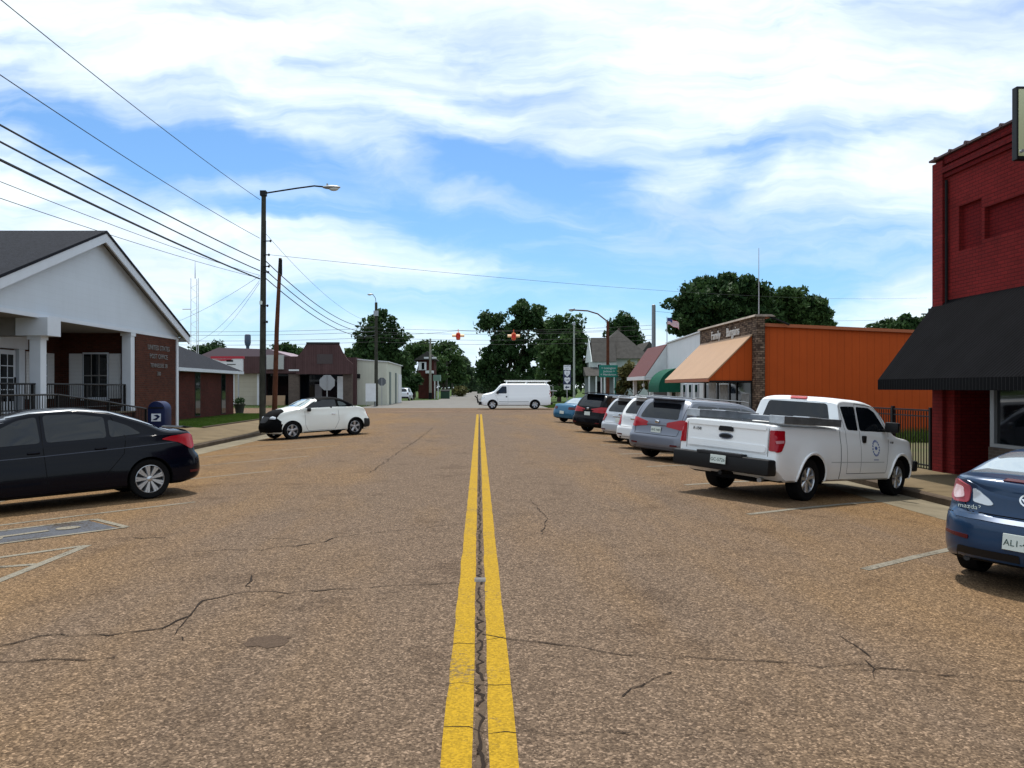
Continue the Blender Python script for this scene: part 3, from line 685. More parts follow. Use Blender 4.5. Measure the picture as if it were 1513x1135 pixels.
    def wheels_(s):
        sp = s.s; r = sp['r']; tw = sp.get('tw', .2); rr = sp.get('rr', r*.68); W = sp['W']; y0 = W/2-tw/2-sp.get('inset', .03); rimm = sp.get('rimmat', M_RIM)
        proto = None
        for xw in sp['wheels']:
            for sg in (-1, 1):
                if proto is None:
                    hub = MB().lathe([(0, -tw*.3), (rr*.9, -tw*.3), (rr*.9, tw*.12), (0, tw*.12)], 24, Matrix.Rotation(R(90), 4, 'X')).build('wheel', M_RIMD)
                    tp = [(rr, -tw*.42), (r*.93, -tw*.5), (r*.985, -tw*.44), (r, -tw*.30), (r, 0), (r, tw*.30), (r*.985, tw*.44), (r*.93, tw*.5), (rr+.012, tw*.47), (rr, tw*.42), (rr*.98, tw*.2)]
                    ty = MB().lathe(tp, 48, Matrix.Rotation(R(90), 4, 'X')).build('tyre', M_TYRE, hub, smooth=True)
                    rim = MB(); ring = [(rr*1.0, tw*.44), (rr*1.0, tw*.1), (rr*.93, tw*.1), (rr*.93, tw*.38), (rr*.97, tw*.45)]
                    rim.lathe(ring, 40, Matrix.Rotation(R(90), 4, 'X'), closed=True)
                    ns = sp.get('spokes', 5); sw = sp.get('sw', .16)
                    for i in range(ns):
                        a = 2*math.pi*i/ns+sp.get('sa', .3)
                        for da in (sp.get('split', 0.), -sp.get('split', 0.)) if sp.get('split') else (0.,):
                            # spoke from hub to ring, y is the axle: outside face at -y after rotation
                            c, q = math.cos(a), math.sin(a); c2, q2 = math.cos(a+da), math.sin(a+da); w = rr*sw
                            for (y1, y2, wk) in ((tw*.16, tw*.40, 1.),):
                                v = []
                                for (rad, ww, yy, cc, ss) in ((rr*.12, w*.62, y2*.93, c, q), (rr*.96, w, y2, c2, q2)):
                                    px, pz = cc*rad, ss*rad
                                    for (t, yv) in ((-1, yy-.02), (-.55, yy), (.55, yy), (1, yy-.02), (1, y1), (-1, y1)):
                                        v.append((px-ss*ww*t/1., -yv, pz+cc*ww*t/1.))
                                rim.add(v, [(0, 1, 7, 6), (1, 2, 8, 7), (2, 3, 9, 8), (3, 4, 10, 9), (4, 5, 11, 10), (5, 0, 6, 11), (0, 5, 4, 3, 2, 1), (6, 7, 8, 9, 10, 11)])
                    rim.lathe([(0, tw*.43), (rr*.14, tw*.43), (rr*.2, tw*.38), (rr*.22, tw*.16)], 20, Matrix.Rotation(R(90), 4, 'X'))
                    rim.build('rim', rimm, hub, smooth=True); proto = hub; w_ = hub; w_.parent = s.root
                else:
                    w_ = proto.copy(); COL.objects.link(w_)
                    for ch in kids(proto): c = ch.copy(); COL.objects.link(c); c.parent = w_
                w_.location = (xw, sg*y0, r); w_.rotation_euler = (0, 0, 0 if sg < 0 else math.pi)
    def blob(s, name, M, size, mat, bevel=.02, parent=None, smooth=True):
        o = MB().box(-size[0]/2, size[0]/2, -size[1]/2, size[1]/2, -size[2]/2, size[2]/2, M).build(name, mat, parent or s.root, smooth=smooth, bevel=bevel); return o
    def mirrors(s, x, z, out=.10, size=(.12, .2, .14), mat=None):
        for sg in (1, -1):
            h, n = s.cast('side', x, z, sg)
            s.blob('mirror', Matrix.Translation((h.x, h.y+sg*out, h.z+.02)) @ Matrix.Rotation(R(-12*sg), 4, 'Z'), size, mat or s.s['paint'], .035)
    def handles(s, xs, z, mat=None, w=.17):
        for x in xs:
            for sg in (1, -1):
                h, n = s.cast('side', x, z, sg); s.blob('door_handle', Matrix.Translation((h.x, h.y+sg*.018, h.z)), (w, .035, .03), mat or s.s['paint'], .01)
    def plate(s, y, z, txt, kind='rear', w=.305, hh=.152, mat=None):
        h, n = s.cast(kind, y, z, 1); sx = -1 if kind == 'rear' else 1
        M = Matrix.Translation((h.x+sx*.022, y, z)); o = s.blob('licence_plate', M, (.012, w, hh), mat or M_PLATE, .003, smooth=False)
        if txt: text(txt, .085, M_INK, (h.x+sx*.030, y, z-.008), (R(90), 0, R(-90 if kind == 'rear' else 90)), 'plate_number', o, .001, sx=.9)
        return o
    def place(s, rx, ry, hx, hy):
        """rx, ry: ground point below the middle of the rear axle; hx, hy heading"""
        h = Vector((hx, hy)).normalized(); wf, wr = max(s.s['wheels']), min(s.s['wheels']); c = Vector((rx, ry))-h*wr; l = Vector((-h.y, h.x)); t = s.s['W']/2-.12
        def g(f, q): p = c+h*f+l*q; return G(p.x, p.y)
        zf = (g(wf, t)+g(wf, -t))/2; zr = (g(wr, t)+g(wr, -t))/2; zl = (g(wf, t)+g(wr, t))/2; zz = (g(wf, -t)+g(wr, -t))/2
        X = Vector((h.x, h.y, (zf-zr)/(wf-wr))).normalized(); Y = Vector((l.x, l.y, (zl-zz)/(2*t))).normalized(); Z = X.cross(Y).normalized(); Y = Z.cross(X)
        M = Matrix((X, Y, Z)).transposed(); s.root.rotation_euler = M.to_euler(); s.root.location = (c.x, c.y, zr+(zf-zr)*(0-wr)/(wf-wr)+.002)
def rnd(poly, r=.04, n=3):
    """round the corners of an outline"""
    out = []; m = len(poly)
    for i in range(m):
        p = Vector(poly[i]); a = Vector(poly[i-1])-p; b = Vector(poly[(i+1) % m])-p; d = min(r, a.length*.45, b.length*.45)
        p0 = p+a.normalized()*d; p1 = p+b.normalized()*d
        for k in range(n+1): t = k/n; out.append(tuple((p0*(1-t)+p*t)*(1-t)+(p*(1-t)+p1*t)*t))
    return out

# ---------------------------------------------------------------- dark sedan at the left kerb
def black_sedan():
    t = empty('parked_car', label='glossy black four-door sedan parked at the left kerb before the gabled building', cat='car')
    P_ = paint('black blue', (.0012, .0020, .006), 0, .16, .12)
    s = dict(L=4.47, W=1.72, zb=.20, r=.315, tw=.19, rr=.222, wheels=(1.33, -1.33), paint=P_, spokes=9, sw=.13, split=.10, inset=.035,
             top=[(-2.235, .98), (-2.1, 1.075), (-1.95, 1.085), (-1.72, 1.10), (-1.2, 1.315), (-.75, 1.455), (-.2, 1.515), (.25, 1.50), (.7, 1.38), (1.35, 1.05), (1.75, .93), (2.1, .80), (2.235, .66)],
             belt=[(-2.3, .96), (-1.6, 1.0), (-.5, .97), (1.2, .91), (2.2, .70)], rear=[(.2, .06), (.42, .0), (.62, .02), (.68, .07), (.9, .11), (1.1, .13)],
             front=[(.2, .05), (.5, 0), (.8, .12)], tum=.46, qr=(.16, .6), bulge=[(-1.33, .35, .6, .5, .02), (1.33, .35, .6, .5, .02)])
    c = Car(s, t)
    for nm, poly in (('front_window', [(1.12, .965), (.20, .995), (.22, 1.39), (.48, 1.345), (.9, 1.14)]), ('rear_window', [(.12, .995), (-.72, 1.015), (-.72, 1.335), (-.30, 1.405), (.13, 1.405)]), ('quarter_window', [(-.77, 1.015), (-1.24, 1.045), (-1.05, 1.185), (-.77, 1.30)])):
        c.both(nm, 'side', rnd(poly, .05), M_GLASS, off=.004)
    for sg in (1, -1):
        c.seam('roof_highlight', 'side', [(1.38, .99), (.72, 1.375), (.3, 1.445), (-.3, 1.463), (-.8, 1.405), (-1.25, 1.24), (-1.7, 1.07)], .018, sg, M_ROOFHL, .006)  # pale strip paints the highlight along the roof edge
        c.seam('door_seam', 'side', [(.17, 1.40), (.17, .9), (.13, .28), (1.0, .27), (1.12, .5), (1.12, .95)], .009, sg)
        c.seam('door_seam', 'side', [(-.82, 1.33), (-1.0, 1.0), (-.95, .75), (-.72, .5), (-.62, .28), (.13, .28)], .009, sg)
        c.seam('body_crease', 'side', [(1.3, .78), (.2, .80), (-1.0, .84), (-1.85, .88)], .012, sg, paint('black edge', (.02, .024, .04), .3, .3), .004)
        c.seam('sill', 'side', [(.98, .235), (-.9, .235)], .03, sg, M_PLAST, .008)
    c.both('taillight', 'rcorner', rnd([(-.10, .80), (-.10, .96), (.06, 1.0), (.34, .975), (.46, .935), (.24, .86), (.08, .74)][::-1], .04), M_RED, off=.014)
    c.both('reflector', 'rcorner', rnd([(-.1, .36), (.14, .36), (.14, .40), (-.1, .40)], .01), M_REDD)
    c.panel('rear_windscreen', 'top', rnd([(-1.62, -.50), (-1.62, .50), (-.98, .47), (-.98, -.47)], .05), M_GLASS)
    c.panel('windscreen', 'top', rnd([(1.30, -.62), (1.30, .62), (.68, .50), (.68, -.50)], .05), M_GLASS)
    o = MB().prism([(-2.16, 1.085), (-1.98, 1.12), (-1.92, 1.10), (-2.0, 1.08)], 'y', -.55, .55).build('spoiler', P_, t, bevel=.006)
    c.handles((.30, -.62), .86); c.mirrors(1.05, 1.0, .12); c.wheels_(); c.plate(0, .78, '')
    c.place(-5.98, 13.95, -math.sin(R(52)), -math.cos(R(52))); t.scale = (1.035,)*3
black_sedan()

# ---------------------------------------------------------------- white convertible facing the camera
def convertible():
    t = empty('parked_car', label='white retro convertible with black soft top and black nose cover', cat='car')
    P_ = paint('cream white', (.74, .75, .70), 0, .3); PB = nmat('black vinyl cover', (.0028, .0028, .0032), .8, spec=.06)
    s = dict(L=4.29, W=1.74, zb=.20, r=.325, tw=.2, rr=.215, wheels=(1.31, -1.305), paint=P_, spokes=5, sw=.24, sa=.3, topmat=(PB, lambda q: -1.52 < q.x < .34 and q.z > 1.10 and (q.x < .2 or q.z > 1.44)),
             top=[(-2.145, .72), (-2.05, .90), (-1.85, 1.04), (-1.62, 1.10), (-1.42, 1.14), (-1.18, 1.30), (-.82, 1.455), (-.3, 1.52), (.15, 1.49), (.34, 1.44), (.92, 1.19), (1.3, 1.12), (1.75, 1.03), (2.02, .90), (2.145, .66)],
             belt=[(-2.2, .92), (-1.5, 1.07), (-.5, 1.08), (.9, 1.08), (1.6, .92), (2.2, .75)], front=[(.2, .10), (.45, .0), (.9, .22)], rear=[(.2, .05), (.45, 0), (.9, .14)],
             tum=.42, qf=(.34, 1.3), qr=(.22, .8), plan=lambda x: 1-.07*max(0, x)/2.1, rc=.16,
             bulge=[(1.31, .42, .62, .48, .075), (-1.305, .42, .60, .46, .07)])
    c = Car(s, t)
    c.both('side_window', 'side', rnd([(.78, 1.12), (-.55, 1.125), (-.55, 1.395), (.22, 1.41)], .05), M_GLASS, off=.006)
    c.both('quarter_window', 'side', rnd([(-.64, 1.14), (-1.0, 1.145), (-.88, 1.26), (-.64, 1.34)], .05), M_GLASSL, off=.020)
    c.panel('windscreen', 'top', rnd([(.90, -.66), (.90, .66), (.34, .56), (.34, -.56)], .06), nmat('windscreen glass', (.20, .27, .26), .05, spec=.9, coat=1), off=.006)
    for sg in (1, -1):
        c.seam('door_seam', 'side', [(.78, 1.0), (.80, .5), (.68, .28), (-.42, .28), (-.60, .6), (-.60, 1.0)], .011, sg)
        c.seam('sill', 'side', [(.85, .235), (-.85, .235)], .035, sg, M_PLAST, .008)
        c.seam('pillar_trim', 'side', [(.92, 1.06), (.28, 1.435)], .045, sg, P_, .012)
    if False: c.panel('soft_top', 'top', [(-1.46, -.60), (-1.46, .60), (-1.2, .62), (.28, .60), (.28, -.60), (-1.2, -.62)], PB, off=.012, thick=.004)
    c.panel('nose_cover', 'top', rnd([(1.52, -.62), (1.36, 0), (1.52, .62), (2.09, .50), (2.13, 0), (2.09, -.50)][::-1], .06), PB, off=.012, thick=.02)
    c.panel('nose_cover', 'front', rnd([(-.74, .28), (.74, .28), (.76, .62), (.5, .86), (-.5, .86), (-.76, .62)], .06), PB, off=.014, thick=.02, step=.06)
    for sg in (1, -1):
        c.panel('nose_cover', 'side', rnd([(1.68, .66), (1.72, .30), (2.12, .26), (2.12, .70), (1.95, .84)], .04), PB, sg=sg, off=.013, thick=.02, step=.05)
        c.panel('rear_bumper', 'side', rnd([(-1.70, .62), (-1.66, .28), (-2.12, .30), (-2.13, .58)], .04), M_PLAST, sg=sg, off=.022)
        h, n = c.cast('fcorner', -.12, .80, sg)
        M = Matrix.Translation(h-n*.02) @ n.to_track_quat('Z', 'Y').to_matrix().to_4x4()
        MB().ellipsoid((0, 0, 0), (.15, .085, .04), 20, 10, M).build('headlight', M_CLEAR, t, smooth=True)
    c.panel('rear_bumper', 'rear', rnd([(-.74, .30), (.74, .30), (.74, .60), (-.74, .60)], .04), M_PLAST, off=.03)
    c.both('taillight', 'rear', rnd([(.52, .66), (.66, .66), (.64, .86), (.54, .86)], .04), M_RED, off=.015)
    c.panel('grille', 'front', rnd([(-.26, .62), (.26, .62), (.34, .84), (-.34, .84)], .05), nmat('grille cover', (.008, .008, .009), .5, spec=.2), off=.024)
    c.handles((-.38,), .86, M_CHROME); c.mirrors(.66, 1.04, .12, mat=M_PLAST); c.wheels_()
    c.place(-5.3, 31.75, -math.sin(R(51)), -math.cos(R(51)))
convertible()

# ---------------------------------------------------------------- pickup
def pickup():
    t = empty('pickup_truck', label='white extended-cab pickup truck with silver bed rail boxes parked nose-in beside the iron fence', cat='pickup truck')
    P_ = paint('work white', (.85, .86, .86), 0, .35); PD = M_PLAST
    s = dict(L=5.75, W=2.0, zb=.34, r=.39, tw=.25, rr=.235, wheels=(1.98, -1.68), paint=P_, spokes=7, sw=.20, ar=1.2, inset=.05, edge=.0, rc=.12,
             top=[(-2.875, 1.36), (-2.7, 1.37), (-.66, 1.37), (-.60, 1.40), (-.52, 1.86), (-.44, 1.915), (-.2, 1.945), (.5, 1.945), (.95, 1.90), (1.2, 1.80), (1.72, 1.36), (1.95, 1.27), (2.6, 1.18), (2.8, 1.10), (2.875, .98)],
             belt=[(-2.9, 1.30), (-.6, 1.31), (.5, 1.28), (1.0, 1.24), (2.9, 1.12)], tum=.27, qr=(.02, .3), qf=(.12, .5), plan=lambda x: 1-.02*max(0, x)/2.8,
             front=[(.3, .0), (.7, 0), (1.1, .06)], sup=4., rb=.22, bulge=[(1.98, .55, .66, .56, .05), (-1.68, .55, .66, .56, .05)],
             boxcut=[(-2.80, -.70, -.80, .80, .85, 1.6)])
    c = Car(s, t)
    # dark bumper, step, hitch
    MB().box(-3.08, -2.80, -.96, .96, .47, .75).build('rear_bumper', PD, t, bevel=.03, smooth=True)
    MB().box(-3.09, -2.9, -.45, .45, .74, .79).build('step_pad', nmat('ribbed pad', (.03, .03, .032), .8), t, bevel=.01)
    MB().tube([(-2.3, 0, .42), (-3.0, 0, .42)], .04).build('hitch_receiver', PD, t)
    MB().tube([(-1.5, -.45, .40), (-2.5, -.55, .38), (-2.75, -.62, .36)], .04).build('exhaust_pipe', M_GALV, t)
    for xw in (-1.68,): MB().tube([(xw, -.8, .39), (xw, .8, .39)], .07).ellipsoid((xw, 0, .39), (.2, .18, .17)).build('rear_axle', M_RIMD, t)
    c.plate(-.02, .66, 'GC-5726').location.x = -.225
    tg = c.panel('tailgate', 'rear', rnd([(-.80, .84), (.80, .84), (.80, 1.32), (-.80, 1.32)], .03), P_, off=.014)
    c.panel('tailgate_ridge', 'rear', rnd([(-.78, .86), (.78, .86), (.78, .98), (-.78, .98)], .05), P_, off=.032, parent=tg)
    c.panel('tailgate_ridge', 'rear', rnd([(-.78, 1.25), (.78, 1.25), (.78, 1.335), (-.78, 1.335)], .02), P_, off=.04, parent=tg)
    c.panel('tailgate_handle', 'rear', rnd([(-.15, 1.17), (.15, 1.17), (.13, 1.26), (-.13, 1.26)], .03), PD, off=.045, parent=tg)
    c.panel('badge', 'rear', [(.14*math.cos(a), 1.08+.055*math.sin(a)) for a in [R(q) for q in range(0, 360, 20)]], nmat('badge blue', (.01, .02, .06), .2, coat=1), off=.03, parent=tg)
    c.panel('badge', 'rear', [(.115*math.cos(a), 1.08+.036*math.sin(a)) for a in [R(q) for q in range(0, 360, 20)]], M_PLAST, off=.034, parent=tg)
    text('F-150', .075, M_PLAST, (-2.898, .60, 1.17), (R(90), 0, R(-90)), 'lettering', tg, .003)
    for sg in (1, -1):
        c.panel('bed_seam', 'rear', [(sg*.812, .80), (sg*.82, .80), (sg*.82, 1.34), (sg*.812, 1.34)], M_SEAM, off=.004)
        lt = c.panel('taillight', 'rear', rnd([(sg*.835, .90), (sg*.965, .90), (sg*.965, 1.26), (sg*.835, 1.26)], .02), M_RED, off=.018, step=.04)
        c.panel('taillight', 'side', rnd([(-2.868, .88), (-2.76, .90), (-2.64, 1.06), (-2.60, 1.26), (-2.868, 1.26)], .03), M_RED, sg=sg, off=.016, step=.05)
        c.panel('reverse_lamp', 'side', rnd([(-2.86, 1.03), (-2.68, 1.05), (-2.67, 1.09), (-2.86, 1.085)], .01), nmat('pink lens', (.55, .25, .27), .15, coat=.8), sg=sg, off=.02, step=.05)
        c.panel('front_window', 'side', rnd([(1.46, 1.33), (.22, 1.33), (.24, 1.80), (.80, 1.80), (1.05, 1.72)], .06), M_GLASS, sg=sg, off=.004)
        c.panel('rear_window', 'side', rnd([(.14, 1.33), (-.30, 1.34), (-.42, 1.78), (.16, 1.80)], .05), M_GLASS, sg=sg, off=.004)
        c.seam('door_seam', 'side', [(.18, 1.86), (.18, 1.3), (.18, .50), (1.30, .50), (1.36, .85), (1.52, 1.3), (1.22, 1.72), (.95, 1.83), (.18, 1.86)], .011, sg)
        c.seam('door_seam', 'side', [(.18, .50), (-.38, .50), (-.40, 1.3), (-.48, 1.80)], .011, sg)
        c.seam('cab_gap', 'side', [(-.63, .40), (-.63, 1.36)], .022, sg)
        c.seam('body_crease', 'side', [(1.2, .72), (-1.0, .72)], .012, sg, nmat('soft crease', (.38, .40, .41), .5), .003)
        # wheel arch lips
        for xw in (1.98, -1.68):
            pts = [Vector((xw+.50*math.cos(a), 0, .39+.50*math.sin(a))) for a in [R(q) for q in range(-8, 190, 9)]]; tp = []
            for p in pts: h, n = c.cast('side', p.x, max(p.z, .37), sg); tp.append(h+n*.004)
            MB().tube(tp, .022, 6).build('arch_lip', P_, t, smooth=True)
        # silver boxes on the bed rails
        bx = MB().box(-2.72, -.70, sg*.985 if sg < 0 else .70, sg*.70 if sg < 0 else .985, 1.385, 1.525)
        bb = bx.build('rail_box', nmat('bare aluminium', (.42, .44, .47), .35, .85, var=.3, vscale=5), t, bevel=.008)
        MB().box(-1.9, -1.45, sg*.84-.155, sg*.84+.155, 1.528, 1.536).build('box_plate', nmat('bright metal', (.7, .72, .75), .3, .7), bb)
    MB().box(-1.02, -.68, -.84, .84, 1.385, 1.50).build('cross_box', nmat('bare aluminium', (.42, .44, .47), .35, .85), t, bevel=.01)
    c.panel('back_window', 'rear', rnd([(-.70, 1.45), (.70, 1.45), (.60, 1.82), (-.60, 1.82)], .06), M_GLASSL if False else M_GLASS, off=.006)
    c.panel('high_brake_lamp', 'rear', rnd([(-.17, 1.875), (.17, 1.875), (.17, 1.91), (-.17, 1.91)], .01), M_RED, off=.03)
    c.panel('windscreen', 'top', rnd([(1.72, -.78), (1.72, .78), (1.18, .66), (1.18, -.66)], .06), M_GLASS)
    # door seal: blue ring of dashes and centre mark
    sl = nmat('blue decal', (.08, .13, .33), .5)
    def seal(sg):
        cx, cz = .84, 1.0
        ring = c.panel('door_seal', 'side', [(cx+.055*math.cos(R(a)), cz+.035*math.sin(R(a))) for a in range(0, 360, 24)], sl, sg=sg, off=.004)
        for k in range(16):
            a0, a1 = R(k*22.5), R(k*22.5+14)
            c.panel('seal_mark', 'side', [(cx+r_*math.cos(a), cz+r_*math.sin(a)) for r_, a in ((.125, a0), (.125, a1), (.165, a1), (.165, a0))], sl, sg=sg, off=.004, parent=ring)
        c.panel('seal_mark', 'side', [(cx-.10, cz-.24), (cx+.10, cz-.24), (cx+.10, cz-.225), (cx-.10, cz-.225)], sl, sg=sg, off=.004, parent=ring)
    seal(1); seal(-1)
    for sg in (1, -1):
        h, n = c.cast('side', .33, 1.17, sg); c.blob('door_handle', Matrix.Translation((h.x, h.y+sg*.015, h.z)), (.13, .05, .14), PD, .015)
        h, n = c.cast('side', 1.62, 1.12, sg); text('F-150', .06, M_PLAST, (h.x, h.y+sg*.006, h.z), (R(90), 0, R(180) if sg > 0 else 0), 'lettering', t, .002)
        h, n = c.cast('side', 1.26, 1.36, sg); c.blob('mirror', Matrix.Translation((h.x+.02, h.y+sg*.19, h.z+.08)) @ Matrix.Rotation(R(-10*sg), 4, 'Z'), (.14, .25, .21), PD, .03)
        MB().tube([(h.x+.03, h.y-sg*.02, h.z), (h.x+.03, h.y+sg*.12, h.z+.05)], .03, 6).build('mirror_arm', PD, t)
        MB().box(1.42, 2.36, .55*sg-.01, .55*sg+.01, .35, .5).build('splash_panel', M_ARCH, t)
    MB().box(2.80, 2.98, -.94, .94, .50, .74).build('front_bumper', PD, t, bevel=.04, smooth=True)
    MB().box(-2.6, 2.5, -.45, .45, .30, .42).build('chassis_frame', M_ARCH, t)
    c.panel('grille', 'front', rnd([(-.55, .80), (.55, .80), (.58, 1.05), (-.58, 1.05)], .04), M_CHROME, off=.02)
    c.wheels_(); c.place(4.98, 14.45, math.sin(R(50)), math.cos(R(50))); t.scale = (.965, .965, .94)
pickup()

# ---------------------------------------------------------------- blue sedan at the right edge
def blue_sedan():
    t = empty('parked_car', label='dark blue sedan with clear tail lamps, cut off by the right edge of the photo', cat='car')
    P_ = paint('deep blue', (.007, .034, .088), .2, .28, .35)
    s = dict(L=4.58, W=1.72, zb=.21, r=.315, tw=.2, rr=.215, wheels=(1.38, -1.26), paint=P_, spokes=10, inset=.05,
             top=[(-2.29, 1.00), (-2.17, 1.075), (-1.95, 1.09), (-1.72, 1.105), (-1.15, 1.30), (-.7, 1.395), (-.2, 1.43), (.2, 1.42), (.65, 1.32), (1.3, 1.04), (1.9, .88), (2.29, .70)],
             belt=[(-2.3, 1.02), (-1.6, 1.03), (1.2, .93), (2.3, .72)], rear=[(.2, .10), (.42, .0), (.60, .0), (.665, .012), (.72, .095), (.95, .105), (1.04, .07), (1.1, .075)],
             tum=.56, qr=(.30, .8), bulge=[(-1.26, .4, .6, .5, .03), (1.38, .4, .6, .5, .03)], front=[(.2, .05), (.5, 0), (.8, .1)])
    c = Car(s, t)
    for nm, poly in (('front_window', [(1.05, .99), (.15, 1.01), (.17, 1.36), (.45, 1.32)]), ('rear_window', [(.07, 1.01), (-.72, 1.03), (-.72, 1.32), (-.3, 1.38), (.08, 1.37)]), ('quarter_window', [(-.77, 1.03), (-1.15, 1.06), (-1.0, 1.18), (-.77, 1.27)])):
        c.both(nm, 'side', rnd(poly, .05), M_GLASS, off=.004)
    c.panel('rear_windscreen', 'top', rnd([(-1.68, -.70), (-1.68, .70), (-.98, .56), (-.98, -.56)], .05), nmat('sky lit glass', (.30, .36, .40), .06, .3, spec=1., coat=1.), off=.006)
    c.panel('windscreen', 'top', rnd([(1.28, -.64), (1.28, .64), (.62, .50), (.62, -.50)], .05), M_GLASS)
    for sg in (1, -1):
        tl = c.panel('taillight', 'rcorner', rnd([(.30, .93), (.26, 1.00), (.08, 1.02), (-.13, .97), (-.13, .80), (.06, .79), (.24, .84)], .04), nmat('highlit rosy lens', (.36, .07, .09), .2, spec=.4, coat=.3), sg=sg, off=.014, step=.04)  # the pinkish highlight is mixed into the lens colour
        c.panel('reverse_lamp', 'rcorner', rnd([(-.15, .955), (-.20, .94), (-.30, .86), (-.33, .815), (-.29, .80), (-.17, .82)], .02), M_CLEAR, sg=sg, off=.014, step=.05)
        c.panel('lamp_bulb', 'rcorner', rnd([(.16, .89), (.10, .965), (-.04, .95), (-.08, .85), (.06, .82)], .03), nmat('pale highlight lens', (.72, .52, .54), .12, coat=1), sg=sg, off=.018, step=.05, parent=tl)  # palest pink of the lens highlight, held in the colour
        c.panel('reflector', 'rear', rnd([(sg*.46, .455), (sg*.74, .47), (sg*.74, .50), (sg*.46, .495)], .01), M_REDD, off=.01)
        c.seam('door_seam', 'side', [(-.8, 1.3), (-1.0, 1.0), (-.9, .7), (-.65, .3), (.1, .29)], .009, sg)
        c.seam('door_seam', 'side', [(.12, 1.38), (.12, .29), (1.0, .29), (1.1, .95)], .009, sg)
        c.seam('bumper_seam', 'side', [(-1.72, .62), (-1.95, .68), (-2.25, .70)], .010, sg)
    c.seam('boot_seam', 'rear', [(-.62, 1.07), (-.60, .90), (-.52, .72), (.52, .72), (.60, .90), (.62, 1.07)], .010)
    c.panel('high_brake_lamp', 'rear', rnd([(-.24, 1.055), (.24, 1.055), (.22, 1.075), (-.22, 1.075)], .005), M_REDD, off=.012)
    bl = c.panel('badge', 'rear', [(.082*math.cos(R(a)), .90+.066*math.sin(R(a))) for a in range(0, 360, 18)], M_CHROME, off=.012)
    c.panel('badge_field', 'rear', [(.066*math.cos(R(a)), .90+.050*math.sin(R(a))) for a in range(0, 360, 18)], P_, off=.015, parent=bl)
    c.panel('badge_wings', 'rear', [(-.066, .915), (-.035, .91), (0, .882), (.035, .91), (.066, .915), (.04, .88), (0, .868), (-.04, .88)], M_CHROME, off=.019, parent=bl, step=.03)
    h, n = c.cast('rear', .52, .77, 1); text('mazda3', .062, M_CHROME, (h.x-.022, .50, .765), (R(90), 0, R(-98)), 'lettering', t, .002, sx=1.15)
    c.plate(0, .50, 'AL1-4RK'); c.both('lower_panel', 'rear', rnd([(.02, .24), (.60, .24), (.56, .38), (.02, .38)], .02), M_PLAST, off=.008)
    c.panel('bumper_lip', 'rear', rnd([(-.60, .655), (.60, .655), (.66, .69), (-.66, .69)], .01), P_, off=.012)
    MB().tube([(-1.6, .5, .24), (-2.12, .5, .25)], .03).build('exhaust_pipe', M_RIMD, t)
    c.handles((.25, -.65), .88); c.mirrors(1.0, 1.0); c.wheels_(); c.place(5.62, 7.85, math.sin(R(51)), math.cos(R(51))); t.scale = (1, 1, .955)
blue_sedan()

